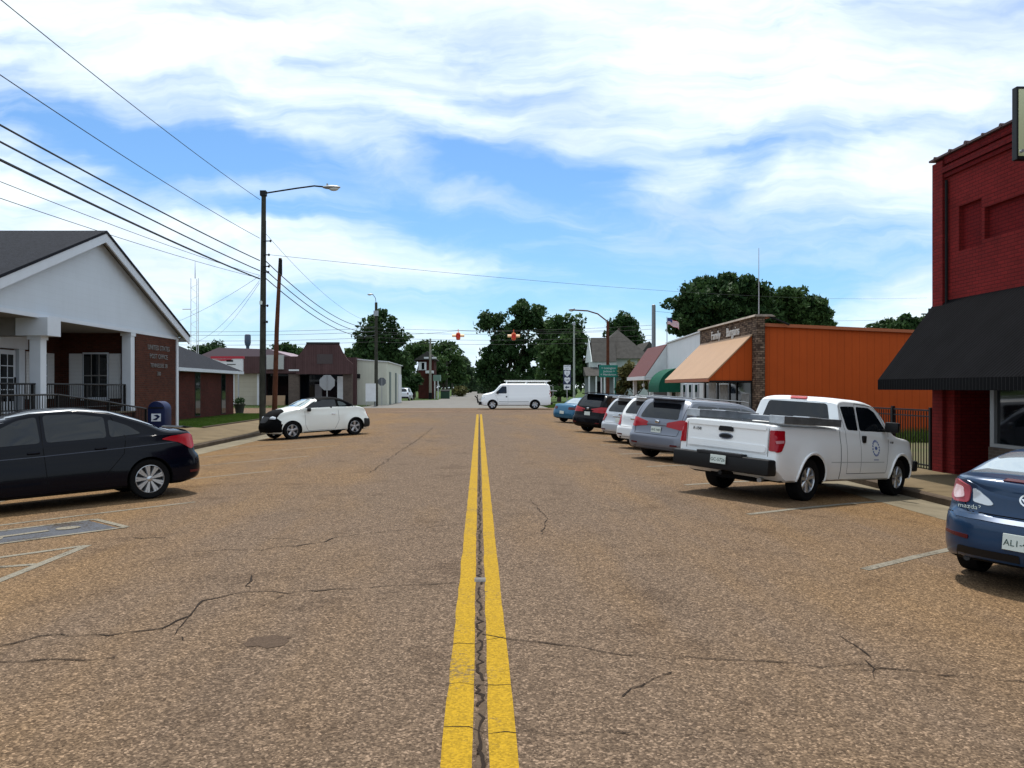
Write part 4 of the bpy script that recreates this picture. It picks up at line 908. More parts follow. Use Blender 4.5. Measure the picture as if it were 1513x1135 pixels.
# ---------------------------------------------------------------- tall hatchbacks: minivan and sport utilities
def wagon(label, cat, name, P_, L, W, H, place, kind, group=None, heading=50):
    t = empty(name, label=label, cat=cat, group=group); h = L/2; hh = H; bz = .60*H
    q = .11 if kind != 'van' else .12
    s = dict(L=L, W=W, zb=.22, r=.36, tw=.22, rr=.235, wheels=(h-.95, -h+1.02), paint=P_, spokes=7, sw=.18, inset=.04, tum=.26 if kind == 'van' else .34, qr=(q, .5), rc=.14,
             top=[(-h, bz+.04), (-h+.06, bz+.16), (-h+.38, hh-.12), (-h+.50, hh-.035), (-h+.8, hh), (.0, hh+.015), (h-1.95, hh-.03), (h-1.6, hh-.13), (h-.95 if kind == 'van' else h-1.1, bz+.10), (h-.5, bz-.04), (h-.1, bz-.18), (h, bz-.32)],
             belt=[(-h, bz+.02), (0, bz-.0), (h-1, bz-.06), (h, bz-.3)], rear=[(.25, .10), (.42, .0), (.62, .01), (.70, .07), (bz, .12), (hh, .16)],
             front=[(.25, .05), (.55, 0), (.9, .15)], bulge=[(h-.95, .42, .62, .5, .03), (-h+1.02, .42, .62, .5, .03)])
    c = Car(s, t); wz0, wz1 = bz+.06, hh-.16
    c.panel('back_window', 'rear', rnd([(-.60, wz0+.04), (.60, wz0+.04), (.50, wz1+.01), (-.50, wz1+.01)], .07), M_GLASS, off=.008)
    for sg in (1, -1):
        a = -h+.55
        c.panel('rear_side_window', 'side', rnd([(a, wz0+.05), (-h+1.55, wz0), (-h+1.55, wz1), (a+.18, wz1)], .06), M_GLASS, sg=sg, off=.004)
        c.panel('middle_window', 'side', rnd([(-h+1.62, wz0), (.12, wz0), (.12, wz1+.01), (-h+1.62, wz1)], .05), M_GLASS, sg=sg, off=.004)
        c.panel('front_window', 'side', rnd([(.19, wz0), (h-1.28, wz0-.02), (h-1.72, wz1-.06), (.19, wz1+.01)], .05), M_GLASS, sg=sg, off=.004)
        c.seam('door_seam', 'side', [(.16, wz1+.02), (.16, .32), (h-1.5, .31), (h-1.42, bz)], .010, sg)
        c.seam('door_seam', 'side', [(.16, .31), (-h+1.62, .33), (-h+1.45, .65), (-h+1.58, bz), (-h+1.58, wz1)], .010, sg)
        MB().tube([(h-1.9, sg*(W/2-.30), hh+.015), (h-2.1, sg*(W/2-.30), hh+.045), (-h+.75, sg*(W/2-.31), hh+.035), (-h+.6, sg*(W/2-.32), hh-.01)], .018, 6).build('roof_rail', M_GALV if kind != 'dark' else M_PLAST, t)
        if kind == 'van': pl = [(-.16, bz-.10), (-.16, bz+.10), (.10, bz+.09), (.40, bz+.0), (.42, bz-.10), (.10, bz-.16)]
        elif kind == 'dark': pl = [(-.22, bz-.06), (-.20, bz+.10), (.05, bz+.10), (.46, bz+.0), (.40, bz-.12), (.0, bz-.14)]
        elif kind == 'crossover': pl = [(-.20, bz-.22), (-.22, bz+.03), (.02, bz+.06), (.14, bz-.02), (.06, bz-.24)]
        else: pl = [(-.08, bz-.28), (-.10, bz+.02), (.04, bz+.04), (.14, bz-.28)]
        c.panel('taillight', 'rcorner', rnd([(-a_, b_) for a_, b_ in pl], .03), M_RED, sg=sg, off=.016, step=.05)
        c.panel('reflector', 'rear', rnd([(sg*.52, .40), (sg*.72, .41), (sg*.72, .445), (sg*.52, .44)], .01), M_REDD, off=.01)
        c.seam('sill', 'side', [(h-1.45, .26), (-h+1.5, .26)], .04, sg, M_PLAST, .008)
    c.seam('hatch_seam', 'rear', [(-.70, wz1), (-.72, bz), (-.66, .66), (.66, .66), (.72, bz), (.70, wz1)], .011)
    MB().box(-h+.22, -h+.55, -.50, .50, hh-.055, hh-.015).build('spoiler', P_ if kind != 'van' else P_, t, bevel=.012)
    hb, n = c.cast('rear', 0, bz-.03, 1); c.blob('garnish', Matrix.Translation((hb.x-.012, 0, bz-.06)), (.03, .62, .05), P_ if kind in ('van', 'dark') else M_CHROME, .01)
    c.blob('badge', Matrix.Translation((hb.x-.02, 0, bz+.02)), (.02, .12, .08), M_CHROME, .009)
    c.plate(0, bz-.19, {'van': '4H5 90R', 'dark': '', 'crossover': '', 'suv': ''}[kind])
    c.panel('bumper_pad', 'rear', rnd([(-.62, .27), (.62, .27), (.66, .36), (-.66, .36)], .03), M_PLAST if kind != 'van' else nmat('lower bumper grey', (.10, .10, .11), .5), off=.008)
    c.panel('windscreen', 'top', rnd([(h-1.12, -.66), (h-1.12, .66), (h-1.62, .55), (h-1.62, -.55)], .06), M_GLASS)
    c.both('headlight', 'fcorner', rnd([(-.2, bz-.34), (.2, bz-.36), (.2, bz-.22), (-.2, bz-.2)], .04), M_CLEAR, off=.01)
    c.handles((.28, -h+1.85), bz-.10); c.mirrors(h-1.38, wz0+.02, .12, (.12, .22, .16)); c.wheels_()
    c.place(place[0], place[1], math.sin(R(heading)), math.cos(R(heading))); return c
wagon('blue-grey minivan with roof rails and wide red tail lamps parked left of the white pickup', 'minivan', 'parked_minivan', paint('slate grey', (.16, .175, .215), .45, .35), 5.05, 1.98, 1.63, (5.2, 21.3), 'van')
wagon('white sport utility vehicle with boxy white bumper directly behind the blue-grey minivan', 'SUV', 'parked_car', paint('plain white', (.70, .71, .72), 0, .3), 4.7, 1.88, 1.62, (5.48, 25.1), 'suv')
wagon('silver crossover parked between the white sport utility vehicle and the black one', 'SUV', 'parked_car', paint('pale silver', (.48, .50, .53), .4, .3), 4.5, 1.80, 1.57, (5.42, 28.0), 'crossover')
wagon('black sport utility vehicle with large red tail lamps, in front of the small teal sedan', 'SUV', 'parked_car', paint('gloss black', (.002, .002, .004), 0, .25, .08), 4.65, 1.86, 1.64, (5.14, 34.0), 'dark')
def teal_sedan():
    t = empty('parked_car', label='small teal blue sedan parked farthest along the right kerb, half hidden by the black one', cat='car')
    P_ = paint('teal blue', (.012, .10, .19), .3, .28)
    s = dict(L=4.5, W=1.72, zb=.2, r=.31, tw=.19, rr=.2, wheels=(1.3, -1.3), paint=P_, spokes=6, tum=.45, qr=(.14, .5),
             top=[(-2.25, .92), (-2.1, .99), (-1.5, 1.03), (-.9, 1.33), (-.3, 1.39), (.3, 1.37), (1.0, 1.0), (1.8, .86), (2.25, .66)], belt=[(-2.3, .95), (1., .9), (2.2, .7)], rear=[(.2, .05), (.45, 0), (.9, .1)])
    c = Car(s, t); c.both('side_window', 'side', rnd([(.85, .97), (-1.15, 1.0), (-.8, 1.26), (.3, 1.28)], .05), M_GLASS, off=.004)
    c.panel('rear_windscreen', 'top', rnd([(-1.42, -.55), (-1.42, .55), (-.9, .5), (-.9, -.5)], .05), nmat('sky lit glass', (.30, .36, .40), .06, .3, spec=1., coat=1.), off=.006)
    c.panel('windscreen', 'top', rnd([(.98, -.6), (.98, .6), (.4, .5), (.4, -.5)], .05), M_GLASS)
    c.both('taillight', 'rear', rnd([(.40, .72), (.76, .72), (.76, .86), (.40, .86)], .02), M_REDD, off=.012); c.plate(0, .55, ''); c.wheels_()
    c.place(5.1, 43.6, math.sin(R(50)), math.cos(R(50)))
teal_sedan()

# ---------------------------------------------------------------- work van crossing
def van():
    t = empty('work_van', label='white windowless work van with ladder rack and black push bar crossing the junction', cat='van')
    P_ = paint('van white', (.88, .90, .91), 0, .35)
    s = dict(L=5.7, W=2.01, zb=.30, r=.375, tw=.24, rr=.235, wheels=(1.87, -1.56), paint=P_, spokes=6, sw=.3, tum=.15, qr=(.03, .35), qf=(.15, .6), rc=.16, sup=3.5, ar=1.15, edge=.02,
             top=[(-2.85, 1.95), (-2.7, 2.05), (-2.4, 2.09), (.9, 2.09), (1.15, 2.04), (1.75, 1.48), (1.95, 1.38), (2.5, 1.26), (2.75, 1.16), (2.85, 1.0)],
             belt=[(-2.85, 1.25), (2.85, 1.15)], rear=[(.3, 0), (1.2, .0), (2.1, .10)], front=[(.3, .02), (.6, 0), (1.1, .1)])
    c = Car(s, t)
    c.both('front_window', 'side', rnd([(1.66, 1.28), (.72, 1.28), (.74, 1.86), (1.10, 1.86)], .08), M_GLASS, off=.004)
    c.panel('windscreen', 'top', rnd([(1.80, -.76), (1.80, .76), (1.22, .70), (1.22, -.70)], .06), M_GLASS)
    for sg in (1, -1):
        c.seam('door_seam', 'side', [(.62, 1.95), (.62, .45), (1.42, .45), (1.5, .9), (1.72, 1.25)], .014, sg, nmat('soft crease', (.38, .40, .41), .5))
        c.seam('sill_trim', 'side', [(1.35, .62), (-1.05, .62)], .05, sg, nmat('soft crease', (.38, .40, .41), .5), .006)
        c.seam('sill', 'side', [(1.4, .31), (-1.05, .31)], .06, sg, M_PLAST, .008)
        h, n = c.cast('side', .66, 1.18, sg); c.blob('mirror', Matrix.Translation((1.45, sg*1.12, 1.36)), (.12, .22, .28), M_PLAST, .03)
        c.both if False else None
        h, n = c.cast('side', .74, 1.02, sg); c.blob('door_handle', Matrix.Translation((h.x, h.y+sg*.01, h.z)), (.12, .04, .10), M_PLAST, .01)
    c.both('headlight', 'front', rnd([(.55, .80), (.92, .80), (.92, 1.0), (.55, 1.0)], .03), M_CLEAR, off=.012)
    c.panel('grille', 'front', rnd([(-.5, .72), (.5, .72), (.5, 1.02), (-.5, 1.02)], .03), M_PLAST, off=.012)
    c.both('taillight', 'rear', rnd([(.82, 1.0), (.96, 1.0), (.96, 1.55), (.82, 1.55)], .02), M_RED, off=.012)
    # ladder rack
    rk = MB()
    for sg in (1, -1): rk.tube([(.75, sg*.78, 2.24), (-2.65, sg*.78, 2.24)], .03, 6)
    for x in (.7, -.9, -2.5):
        rk.tube([(x, -.78, 2.22), (x, .78, 2.22)], .025, 6)
        for sg in (1, -1): rk.tube([(x, sg*.78, 2.24), (x, sg*.90, 2.02)], .022, 6)
    rk.build('ladder_rack', P_, t)
    ld = MB()
    for y in (-.25, .25): ld.box(-2.9, .9, y-.03, y+.03, 2.27, 2.36)
    for i in range(12): ld.box(-2.8+i*.32, -2.76+i*.32, -.25, .25, 2.30, 2.33)
    o = ld.build('ladder', nmat('pale fibreglass', (.62, .63, .60), .5)); o.parent = t
    MB().tube([(-2.82, .5, 1.95), (-3.05, .5, 1.85), (-3.05, .5, 1.1), (-2.86, .5, .9)], .03, 6).tube([(-2.85, .75, 1.5), (-3.35, .75, 1.48)], .05, 6).build('rear_step_ladder', M_GALV, t)
    MB().box(-3.0, -2.8, -.9, .9, .38, .56).build('rear_bumper', M_PLAST, t, bevel=.03)
    MB().box(2.78, 3.0, -.95, .95, .36, .62).build('front_bumper', M_PLAST, t, bevel=.03)
    pb = MB().tube([(2.9, -.45, .42), (3.1, -.45, .8), (3.1, -.45, 1.15)], .04, 6).tube([(2.9, .45, .42), (3.1, .45, .8), (3.1, .45, 1.15)], .04, 6)
    for z in (.6, .85, 1.1): pb.tube([(3.08, -.7, z), (3.08, .7, z)], .04, 6)
    pb.tube([(3.05, .9, .5), (3.12, .9, .9), (3.3, .9, 1.1)], .05, 6).build('push_bar', M_PLAST, t)
    c.wheels_(); c.place(2.95+1.56, 66.0, -1, 0)
van()
def far_pickup():
    t = empty('parked_car', label='distant white pickup seen from behind near the far end of the cream building', cat='car')
    P_ = paint('distant white', (.62, .65, .69), .1, .35)
    s = dict(L=4.9, W=1.9, zb=.3, r=.36, tw=.22, wheels=(1.5, -1.45), paint=P_, tum=.3, qr=(.1, .4), top=[(-2.45, 1.1), (-2.3, 1.3), (-1.95, 1.68), (-1.6, 1.76), (.5, 1.76), (1.2, 1.2), (2.2, 1.05), (2.45, .8)], belt=[(-2.5, 1.1), (2.4, .95)])
    c = Car(s, t); c.panel('back_window', 'rear', rnd([(-.64, 1.2), (.64, 1.2), (.54, 1.6), (-.54, 1.6)], .06), M_GLASS, off=.008)
    c.both('side_window', 'side', rnd([(1.0, 1.15), (-1.9, 1.15), (-1.7, 1.6), (.5, 1.6)], .05), M_GLASS, off=.004)
    c.both('taillight', 'rear', rnd([(.70, .85), (.86, .85), (.86, 1.1), (.70, 1.1)], .02), M_REDD, off=.012)
    c.panel('rear_bumper', 'rear', rnd([(-.85, .35), (.85, .35), (.85, .55), (-.85, .55)], .02), M_PLAST, off=.05); c.wheels_()
    c.place(-10.3, 109, 0.05, 1)
far_pickup()
# ================================================================== buildings
B_RED = brick('post office brick', (.085, .026, .016), (.048, .017, .012), (.065, .038, .030))
B_DRED = brick('annex brick', (.085, .018, .014), (.055, .013, .011), (.055, .03, .025))
B_FACE = brick('painted red brick', (.180, .016, .016), (.140, .014, .014), (.085, .010, .011), .22, .08, .009, .3)
B_PANEL = brick('darker red brick', (.140, .0095, .0105), (.115, .0085, .010), (.07, .006, .008), .22, .08, .01, .3)  # same red as the wall, in a darker tone
B_STONE = brick('rubble stone veneer', (.26, .18, .13), (.035, .02, .016), (.05, .035, .028), .19, .085, .012, .65)
B_KNEE = brick('grey brown brick', (.11, .085, .07), (.08, .06, .05), (.12, .1, .09))
S_ORANGE = siding('orange ribbed siding', (.40, .068, .012), .30, True, .55, .72, .10, .10)
S_PEACH = siding('peach awning metal', (.38, .24, .145), .30, True, .5, .86, .08, .08)
S_BLACK = siding('black ribbed awning', (.0072, .0072, .0085), .11, True, .9, .12, .35, .38, spec=.03)
S_WHITE = siding('white lap siding', (.60, .63, .66), .16, False, .5, .82, .06, .06)
S_WHITEB = siding('white board siding', (.66, .68, .70), .4, True, .5, .9, .08, .03)
S_CREAM = siding('cream metal siding', (.50, .50, .42), .34, True, .5, .85, .10, .08)
S_BROWN = siding('brown wood boards', (.075, .042, .042), .22, True, .8, .5, .3, .12)
S_MAROON = siding('maroon standing metal', (.115, .034, .022), .25, True, .5, .7, .1, .1)
S_ROLL = siding('beige roller door', (.36, .33, .26), .45, False, .6, .75, .1, .06)
M_SHING = nmat('charcoal shingles', (.018, .020, .027), .95, spec=.15, var=.45, vscale=9, bump=.6, bscale=30)
M_SHINGG = nmat('grey shingles', (.062, .058, .054), .9, spec=.2, var=.3, vscale=2.5, bump=.4, bscale=20)
M_SOFF = nmat('soffit board', (.20, .195, .19), .7)
M_DARK = nmat('dark interior', (.012, .012, .013), .8)
M_SHUT = siding('louvred shutter', (.62, .63, .65), .05, False, .5, .6, .05, .25)
M_FRAME = nmat('grey aluminium frame', (.30, .32, .34), .4, .5)

def post_office():
    t = empty('gabled_building', (-12.8, 27, .1), label='brick post office with big white front gable and square white porch columns', cat='building')
    o = Vector((-12.8, 27, .1)); t.location = (0, 0, 0)
    w = MB().box(-16.0, -12.8, 30.0, 34.12, -.3, 3.86).box(-34, -15.62, 15, 34.1, -.3, 3.86).build('wall', B_RED, t)
    MB().box(-15.6, -12.9, 15, 29.98, -.3, .85).build('porch_floor', B_RED, t)
    MB().box(-15.6, -12.82, 15, 29.98, .853, .90).build('porch_slab', M_CONC, t)
    g = MB().prism([(19.9, 3.86), (34.2, 3.86), (34.4, 3.98), (27, 6.82), (19.6, 3.98)], 'x', -13.1, -12.84).build('gable', siding('white gable boards', (.52, .58, .65), .2, False, .6, .90, .05, .05), t)
    MB().box(-12.84, -12.78, 19.9, 34.2, 3.78, 3.90).build('gable_trim', M_TRIM, t)
    MB().box(-15.6, -12.86, 19.4, 29.98, 3.78, 3.855).build('porch_ceiling', M_SOFF, t)
    def slope(y0, z0, y1, z1, th, x0, x1, nm, m):
        d = Vector((y1-y0, z1-z0)).normalized(); n = Vector((-d.y, d.x)); n = n if n.y > 0 else -n
        return MB().prism([(y0, z0), (y1, z1), (y1+n.x*th*.0, z1+th), (y0, z0+th)], 'x', x0, x1).build(nm, m, t)
    for (ye, sgn) in ((34.78, 1), (19.22, -1)):
        slope(ye, 3.93, 27, 6.93, .09, -34.5, -12.47, 'roof', M_SHING)
        slope(ye, 3.63, 27, 6.63, .295, -12.55, -12.50, 'rake_board', M_TRIM)
        slope(ye, 3.86, 27, 6.86, .06, -12.84, -12.56, 'soffit', M_SOFF)
        MB().box(-34.4, -12.5, ye-(.04 if sgn > 0 else 0), ye+(.04 if sgn < 0 else 0), 3.72, 3.92).build('fascia', M_TRIM, t)
    def column(y, x=-12.82, top=3.78):
        c = MB().box(x-.33, x, y, y+.33, .90, top).build('column', M_TRIM, t, bevel=.01)
        MB().box(x-.37, x+.03, y-.04, y+.37, top-.12, top-.003).build('column_cap', M_TRIM, c); MB().box(x-.37, x+.03, y-.04, y+.37, .90, 1.02).build('column_base', M_TRIM, c)
    column(23.54, top=3.28); column(29.64); column(20.0)
    MB().box(-13.45, -12.52, 23.36, 24.10, 3.27, 3.80).build('beam_end', M_TRIM, t)
    MB().box(-15.6, -13.45, 23.45, 24.0, 3.27, 3.777).build('porch_beam', M_SOFF, t)
    MB().box(-12.86, -12.76, 33.98, 34.2, .0, 3.86).box(-13.0, -12.8, 34.12, 34.2, 0, 3.86).build('corner_board', M_TRIM, t)
    # window with shutters on the return wall
    def fwin(x0, x1, y, z0, z1):
        f = MB().box(x0-.05, x1+.05, y-.05, y-.002, z0-.06, z1+.06).build('window', M_TRIM, t)
        MB().box(x0, x1, y-.058, y-.052, z0, z1).build('pane', M_GLASSD, f)
        m = MB()
        for i in (1, 2): xx = x0+(x1-x0)*i/3; m.box(xx-.015, xx+.015, y-.075, y-.059, z0, z1)
        m.box(x0, x1, y-.08, y-.060, (z0+z1)/2-.02, (z0+z1)/2+.02); m.build('glazing_bars', M_SOFF, f)
        MB().box(x0-.1, x1+.1, y-.10, y-.052, z0-.12, z0-.06).build('sill', M_TRIM, f)
    fwin(-14.70, -13.84, 30.0, 1.40, 3.0)
    for a, b in ((-15.25, -14.78), (-13.77, -13.33)): MB().box(a, b, 29.94, 29.998, 1.35, 3.02).build('shutter', M_SHUT, t, bevel=.006)
    def swin(x, y0, y1, z0, z1, nm='window'):
        f = MB().box(x+.002, x+.05, y0-.05, y1+.05, z0-.06, z1+.06).build(nm, M_TRIM, t); MB().box(x+.052, x+.058, y0, y1, z0, z1).build('pane', M_GLASSD, f)
        m = MB(); m.box(x+.06, x+.075, (y0+y1)/2-.015, (y0+y1)/2+.015, z0, z1)
        for k in (1, 2, 3): zz = z0+(z1-z0)*k/4; m.box(x+.0605, x+.072, y0, y1, zz-.015, zz+.015)
        m.build('glazing_bars', M_TRIM, f); return f
    swin(-15.62, 28.15, 29.0, 1.4, 2.95)
    for a, b in ((27.68, 28.1), (29.06, 29.5)): MB().box(-15.618, -15.56, a, b, 1.35, 3.0).build('shutter', M_SHUT, t, bevel=.006)
    ds = MB().box(-15.62, -15.45, 24.6, 24.95, .9, 3.05).box(-15.62, -15.45, 27.05, 27.4, .9, 3.05).box(-15.62, -15.40, 24.5, 27.5, 3.05, 3.45).box(-15.62, -15.34, 24.42, 27.58, 3.45, 3.55).build('door_surround', M_TRIM, t)
    for a in (24.98, 26.02):
        d = MB().box(-15.60, -15.55, a, a+1.0, .9, 3.0).build('door', M_TRIM, t); MB().box(-15.549, -15.54, a+.15, a+.85, 1.3, 2.85).build('pane', M_GLASSD, d)
        m = MB(); m.box(-15.538, -15.53, a+.48, a+.52, 1.3, 2.85)
        for k in range(1, 4): m.box(-15.539, -15.531, a+.15, a+.85, 1.3+.39*k-.015, 1.3+.39*k+.015)
        m.build('glazing_bars', M_TRIM, d); MB().box(-15.54, -15.50, a+.9, a+.94, 1.9, 2.1).build('handle', M_BLACKM, d)
    lm = nmat('bronze letters', (.17, .16, .155), .5, .4)
    for s_, z, sz in (('UNITED STATES', 3.32, .27), ('POST OFFICE', 2.98, .27), ('TENNESSEE 38', 2.62, .24), ('380', 2.30, .22)):
        text(s_, sz, lm, (-12.785, 32.15, z), (R(90), 0, R(90)), 'lettering', t, .012, sx=1.12)
    # ramp railings
    def rail(name, pts, h, x, label):
        q = empty(name, (0, 0, 0), label=label, cat='railing'); m = MB()
        m.tube([(x, y, z) for y, z in pts], .03, 6); m.tube([(x, y, z-h+.15) for y, z in pts], .022, 6); m.build('handrail', M_BLACKM, q)
        b = MB(); n = 0
        for (y0, z0), (y1, z1) in zip(pts[:-1], pts[1:]):
            k = int((y1-y0)/.13)
            for i in range(k): y = y0+(y1-y0)*i/k; z = z0+(z1-z0)*i/k; b.box(x-.008, x+.008, y-.008, y+.008, z-h+.15, z)
        b.build('balusters', M_BLACKM, q)
        for y, z in pts: MB().box(x-.03, x+.03, y-.03, y+.03, z-h-.1, z+.02).build('post', M_BLACKM, q)
    rail('ramp_railing', [(14.5, 1.56), (17.5, 1.56), (20.5, 1.56), (23.3, 1.55), (26.5, 1.28), (29.5, .98)], 1.0, -12.2, 'black iron railing along the sloping ramp in front of the white porch columns')
    rail('porch_railing', [(15.5, 1.86), (19.8, 1.86), (23.4, 1.86), (26.6, 1.86), (29.5, 1.86)], .9, -12.98, 'black iron railing at the edge of the raised porch behind the ramp')
    MB().prism([(14, 0), (14, .62), (23.2, .60), (30, .18), (30, 0)], 'x', -12.75, -12.1).build('entrance_ramp', M_CONC)['kind'] = 'structure'
post_office()

def annex():
    t = empty('brick_building', label='low dark-brick building with charcoal hip roof behind the small lawn', cat='building')
    MB().box(-24, -15.8, 36, 51.8, -.3, 2.62).build('wall', B_DRED, t)
    m = MB(); z0, z1 = 2.80, 5.1; a = (-24.6, 35.4); b = (-15.3, 52.3); xm = -19.95
    v = [(a[0], a[1], z0), (b[0], a[1], z0), (b[0], b[1], z0), (a[0], b[1], z0), (xm, a[1]+4.6, z1), (xm, b[1]-4.6, z1)]
    m.add(v, [(0, 1, 4), (1, 2, 5, 4), (2, 3, 5), (3, 0, 4, 5), (3, 2, 1, 0)]); m.build('roof', M_SHING, t)
    MB().box(a[0]-.02, b[0]+.02, a[1]-.02, b[1]+.02, 2.62, 2.797).build('fascia', M_TRIM, t)
    for y in (44.75, 49.3, 40.0): f = MB().box(-15.85, -15.782, y, y+.85, .15, 2.62).build('window', M_BLACKM, t); MB().box(-15.779, -15.774, y+.06, y+.79, .2, 2.58).build('pane', M_GLASSD, f)
annex()

def brown_store():
    Y = 79; sc = F/Y; X = lambda px: (px-VX)/sc; Z = lambda py: CAMH+(VY-py)/sc
    t = empty('wooden_storefront', label='dark brown wood-clad store with stepped false front beyond the junction at left', cat='building')
    MB().box(X(345), X(521), Y+2.2, Y+14, -.2, Z(527)).build('wall', S_BROWN, t)
    MB().box(X(345), X(384), Y, Y+2.19, -.1, Z(552)).build('roller_door', S_ROLL, t)
    MB().box(X(345), X(346.5), Y-.05, Y-.002, 0, Z(552)).box(X(380), X(383), Y-.05, Y-.002, 0, Z(552)).build('door_post', M_WHITE, t)
    MB().box(X(344), X(452), Y-.6, Y+2.3, Z(552), Z(527)).build('canopy_band', S_BROWN, t)
    MB().prism([(X(440), Z(553)), (X(523), Z(553)), (X(523), Z(538)), (X(516), Z(532)), (X(508), Z(520)), (X(503), Z(509)), (X(456), Z(508)), (X(449), Z(520)), (X(440), Z(530))], 'y', Y-.9, Y-.62).build('false_front', S_BROWN, t)
    MB().box(X(455.5), X(503.5), Y-.95, Y-.58, Z(509.5), Z(506.5)).build('front_coping', M_DARK, t)
    MB().box(X(471), X(494), Y-.93, Y-.905, Z(538), Z(524)).build('sign_board', nmat('dark board', (.05, .035, .035), .7), t)
    MB().box(X(388), X(508), Y+2.0, Y+2.19, 0, Z(553)).build('shop_window', M_GLASSD, t)
    for a, b, m in ((428, 443, B_KNEE), (508, 521, B_KNEE), (388, 392, S_BROWN)): MB().box(X(a), X(b), Y-.5, Y+.1, -.1, Z(553)).build('pillar', m, t)
    MB().box(X(496), X(508), Y+.9, Y+1.0, -.05, Z(556)).build('side_panel', M_WHITE, t)
    MB().box(X(430), X(445), Y-.98, Y-.91, Z(548.5), Z(546.3)).build('light_strip', M_WHITE, t)
    MB().box(X(460), X(470), Y+1.7, Y+1.98, .6, 2.1).build('poster', nmat('faded poster', (.12, .11, .11), .6), t)
    s = MB().box(X(397), X(422), Y-.85, Y-.62, Z(546), Z(525)).build('sign_box', nmat('blank grey sign', (.36, .37, .35), .6, var=.1), None); tag(s, 'blank pale rectangular sign fixed on the brown canopy band behind the brown pole', 'sign')
    b = MB().box(X(396), X(424), Y-1.2, Y-.7, .0, .5).build('bench', nmat('tan wood', (.33, .22, .13), .7)); 
    MB().box(X(396), X(424), Y-.75, Y-.68, .5, 1.0).build('backrest', nmat('tan wood', (.33, .22, .13), .7), b); tag(b, 'tan wooden bench in the dark porch of the brown store', 'bench')
    # building behind with a mauve metal roof
    r = empty('metal_roof_building', label='building with faded mauve metal roof rising behind the brown store', cat='building')
    MB().box(-36, -24, 104, 116, 0, 5.4).build('wall', S_BROWN, r)
    MB().prism([(-37, 5.4), (-23, 5.4), (-27, 6.7), (-33.5, 6.9)], 'y', 103.4, 117).build('roof', nmat('mauve metal', (.20, .13, .15), .5, .2), r)
    # red and white sign box
    q = empty('shop_sign', label='white sign with red top band showing above the hip roof of the low brick building', cat='sign')
    Y2 = 74; s2 = F/Y2; x0, x1 = (313-VX)/s2, (358-VX)/s2; z = lambda py: CAMH+(VY-py)/s2
    MB().box(x0, x1, Y2, Y2+.35, z(550), z(530)).build('panel', M_WHITE, q)
    rd = nmat('sign red', (.38, .012, .03), .5); MB().box(x0-.1, x1+.1, Y2-.05, Y2+.4, z(530), z(526.5)).build('top_band', rd, q)
    MB().prism([(x0+.2, z(531)), (x0+1.9, z(530.5)), (x0+1.6, z(533)), (x0+.9, z(533.5))], 'y', Y2-.03, Y2-.002).build('emblem', rd, q)
    MB().box(x0+1.35, x0+1.95, Y2-.03, Y2-.002, z(534.5), z(532)).box(x0+1.4, x0+2.2, Y2-.03, Y2-.002, z(539), z(538)).build('lettering', M_DARK, q)
    for x in (x0+.4, x1-.4): MB().tube([(x, Y2+.17, -.1), (x, Y2+.17, z(550))], .07, 8).build('post', M_GALV, q)
brown_store()

def cream_building():
    t = empty('metal_building', label='cream ribbed metal building on the far left corner beside the brown store', cat='building')
    MB().prism([(-12.75, -.1), (-9.4, -.1), (-9.4, 4.35), (-12.75, 4.62)], 'y', 82, 97).build('wall', S_CREAM, t)
    MB().prism([(-12.85, 4.62), (-9.2, 4.35), (-9.2, 4.43), (-12.85, 4.72)], 'y', 81.85, 97.2).build('roof', M_WHITE, t)
    for y in (84.2, 90.0): d = MB().box(-9.41, -9.34, y, y+1.3, .0, 3.4).build('door', nmat('grey green door', (.11, .14, .13), .6), t)
    MB().box(-9.42, -9.30, 93.0, 96.5, .0, 3.3).build('door', M_WHITE, t)
    MB().box(-12.4, -12.1, 81.9, 81.99, 2.7, 3.15).build('wall_lamp', M_BLACKM, t)
    p = MB().box(-10.75, -9.78, 76.2, 76.26, .45, 2.15).build('notice_board', M_WHITE); tag(p, 'plain white board standing beside the far left utility pole', 'notice board')
    MB().tube([(-10.7, 76.3, 0), (-10.7, 76.3, .6)], .03, 6).tube([(-9.85, 76.3, 0), (-9.85, 76.3, .6)], .03, 6).build('leg', M_GALV, p)
cream_building()

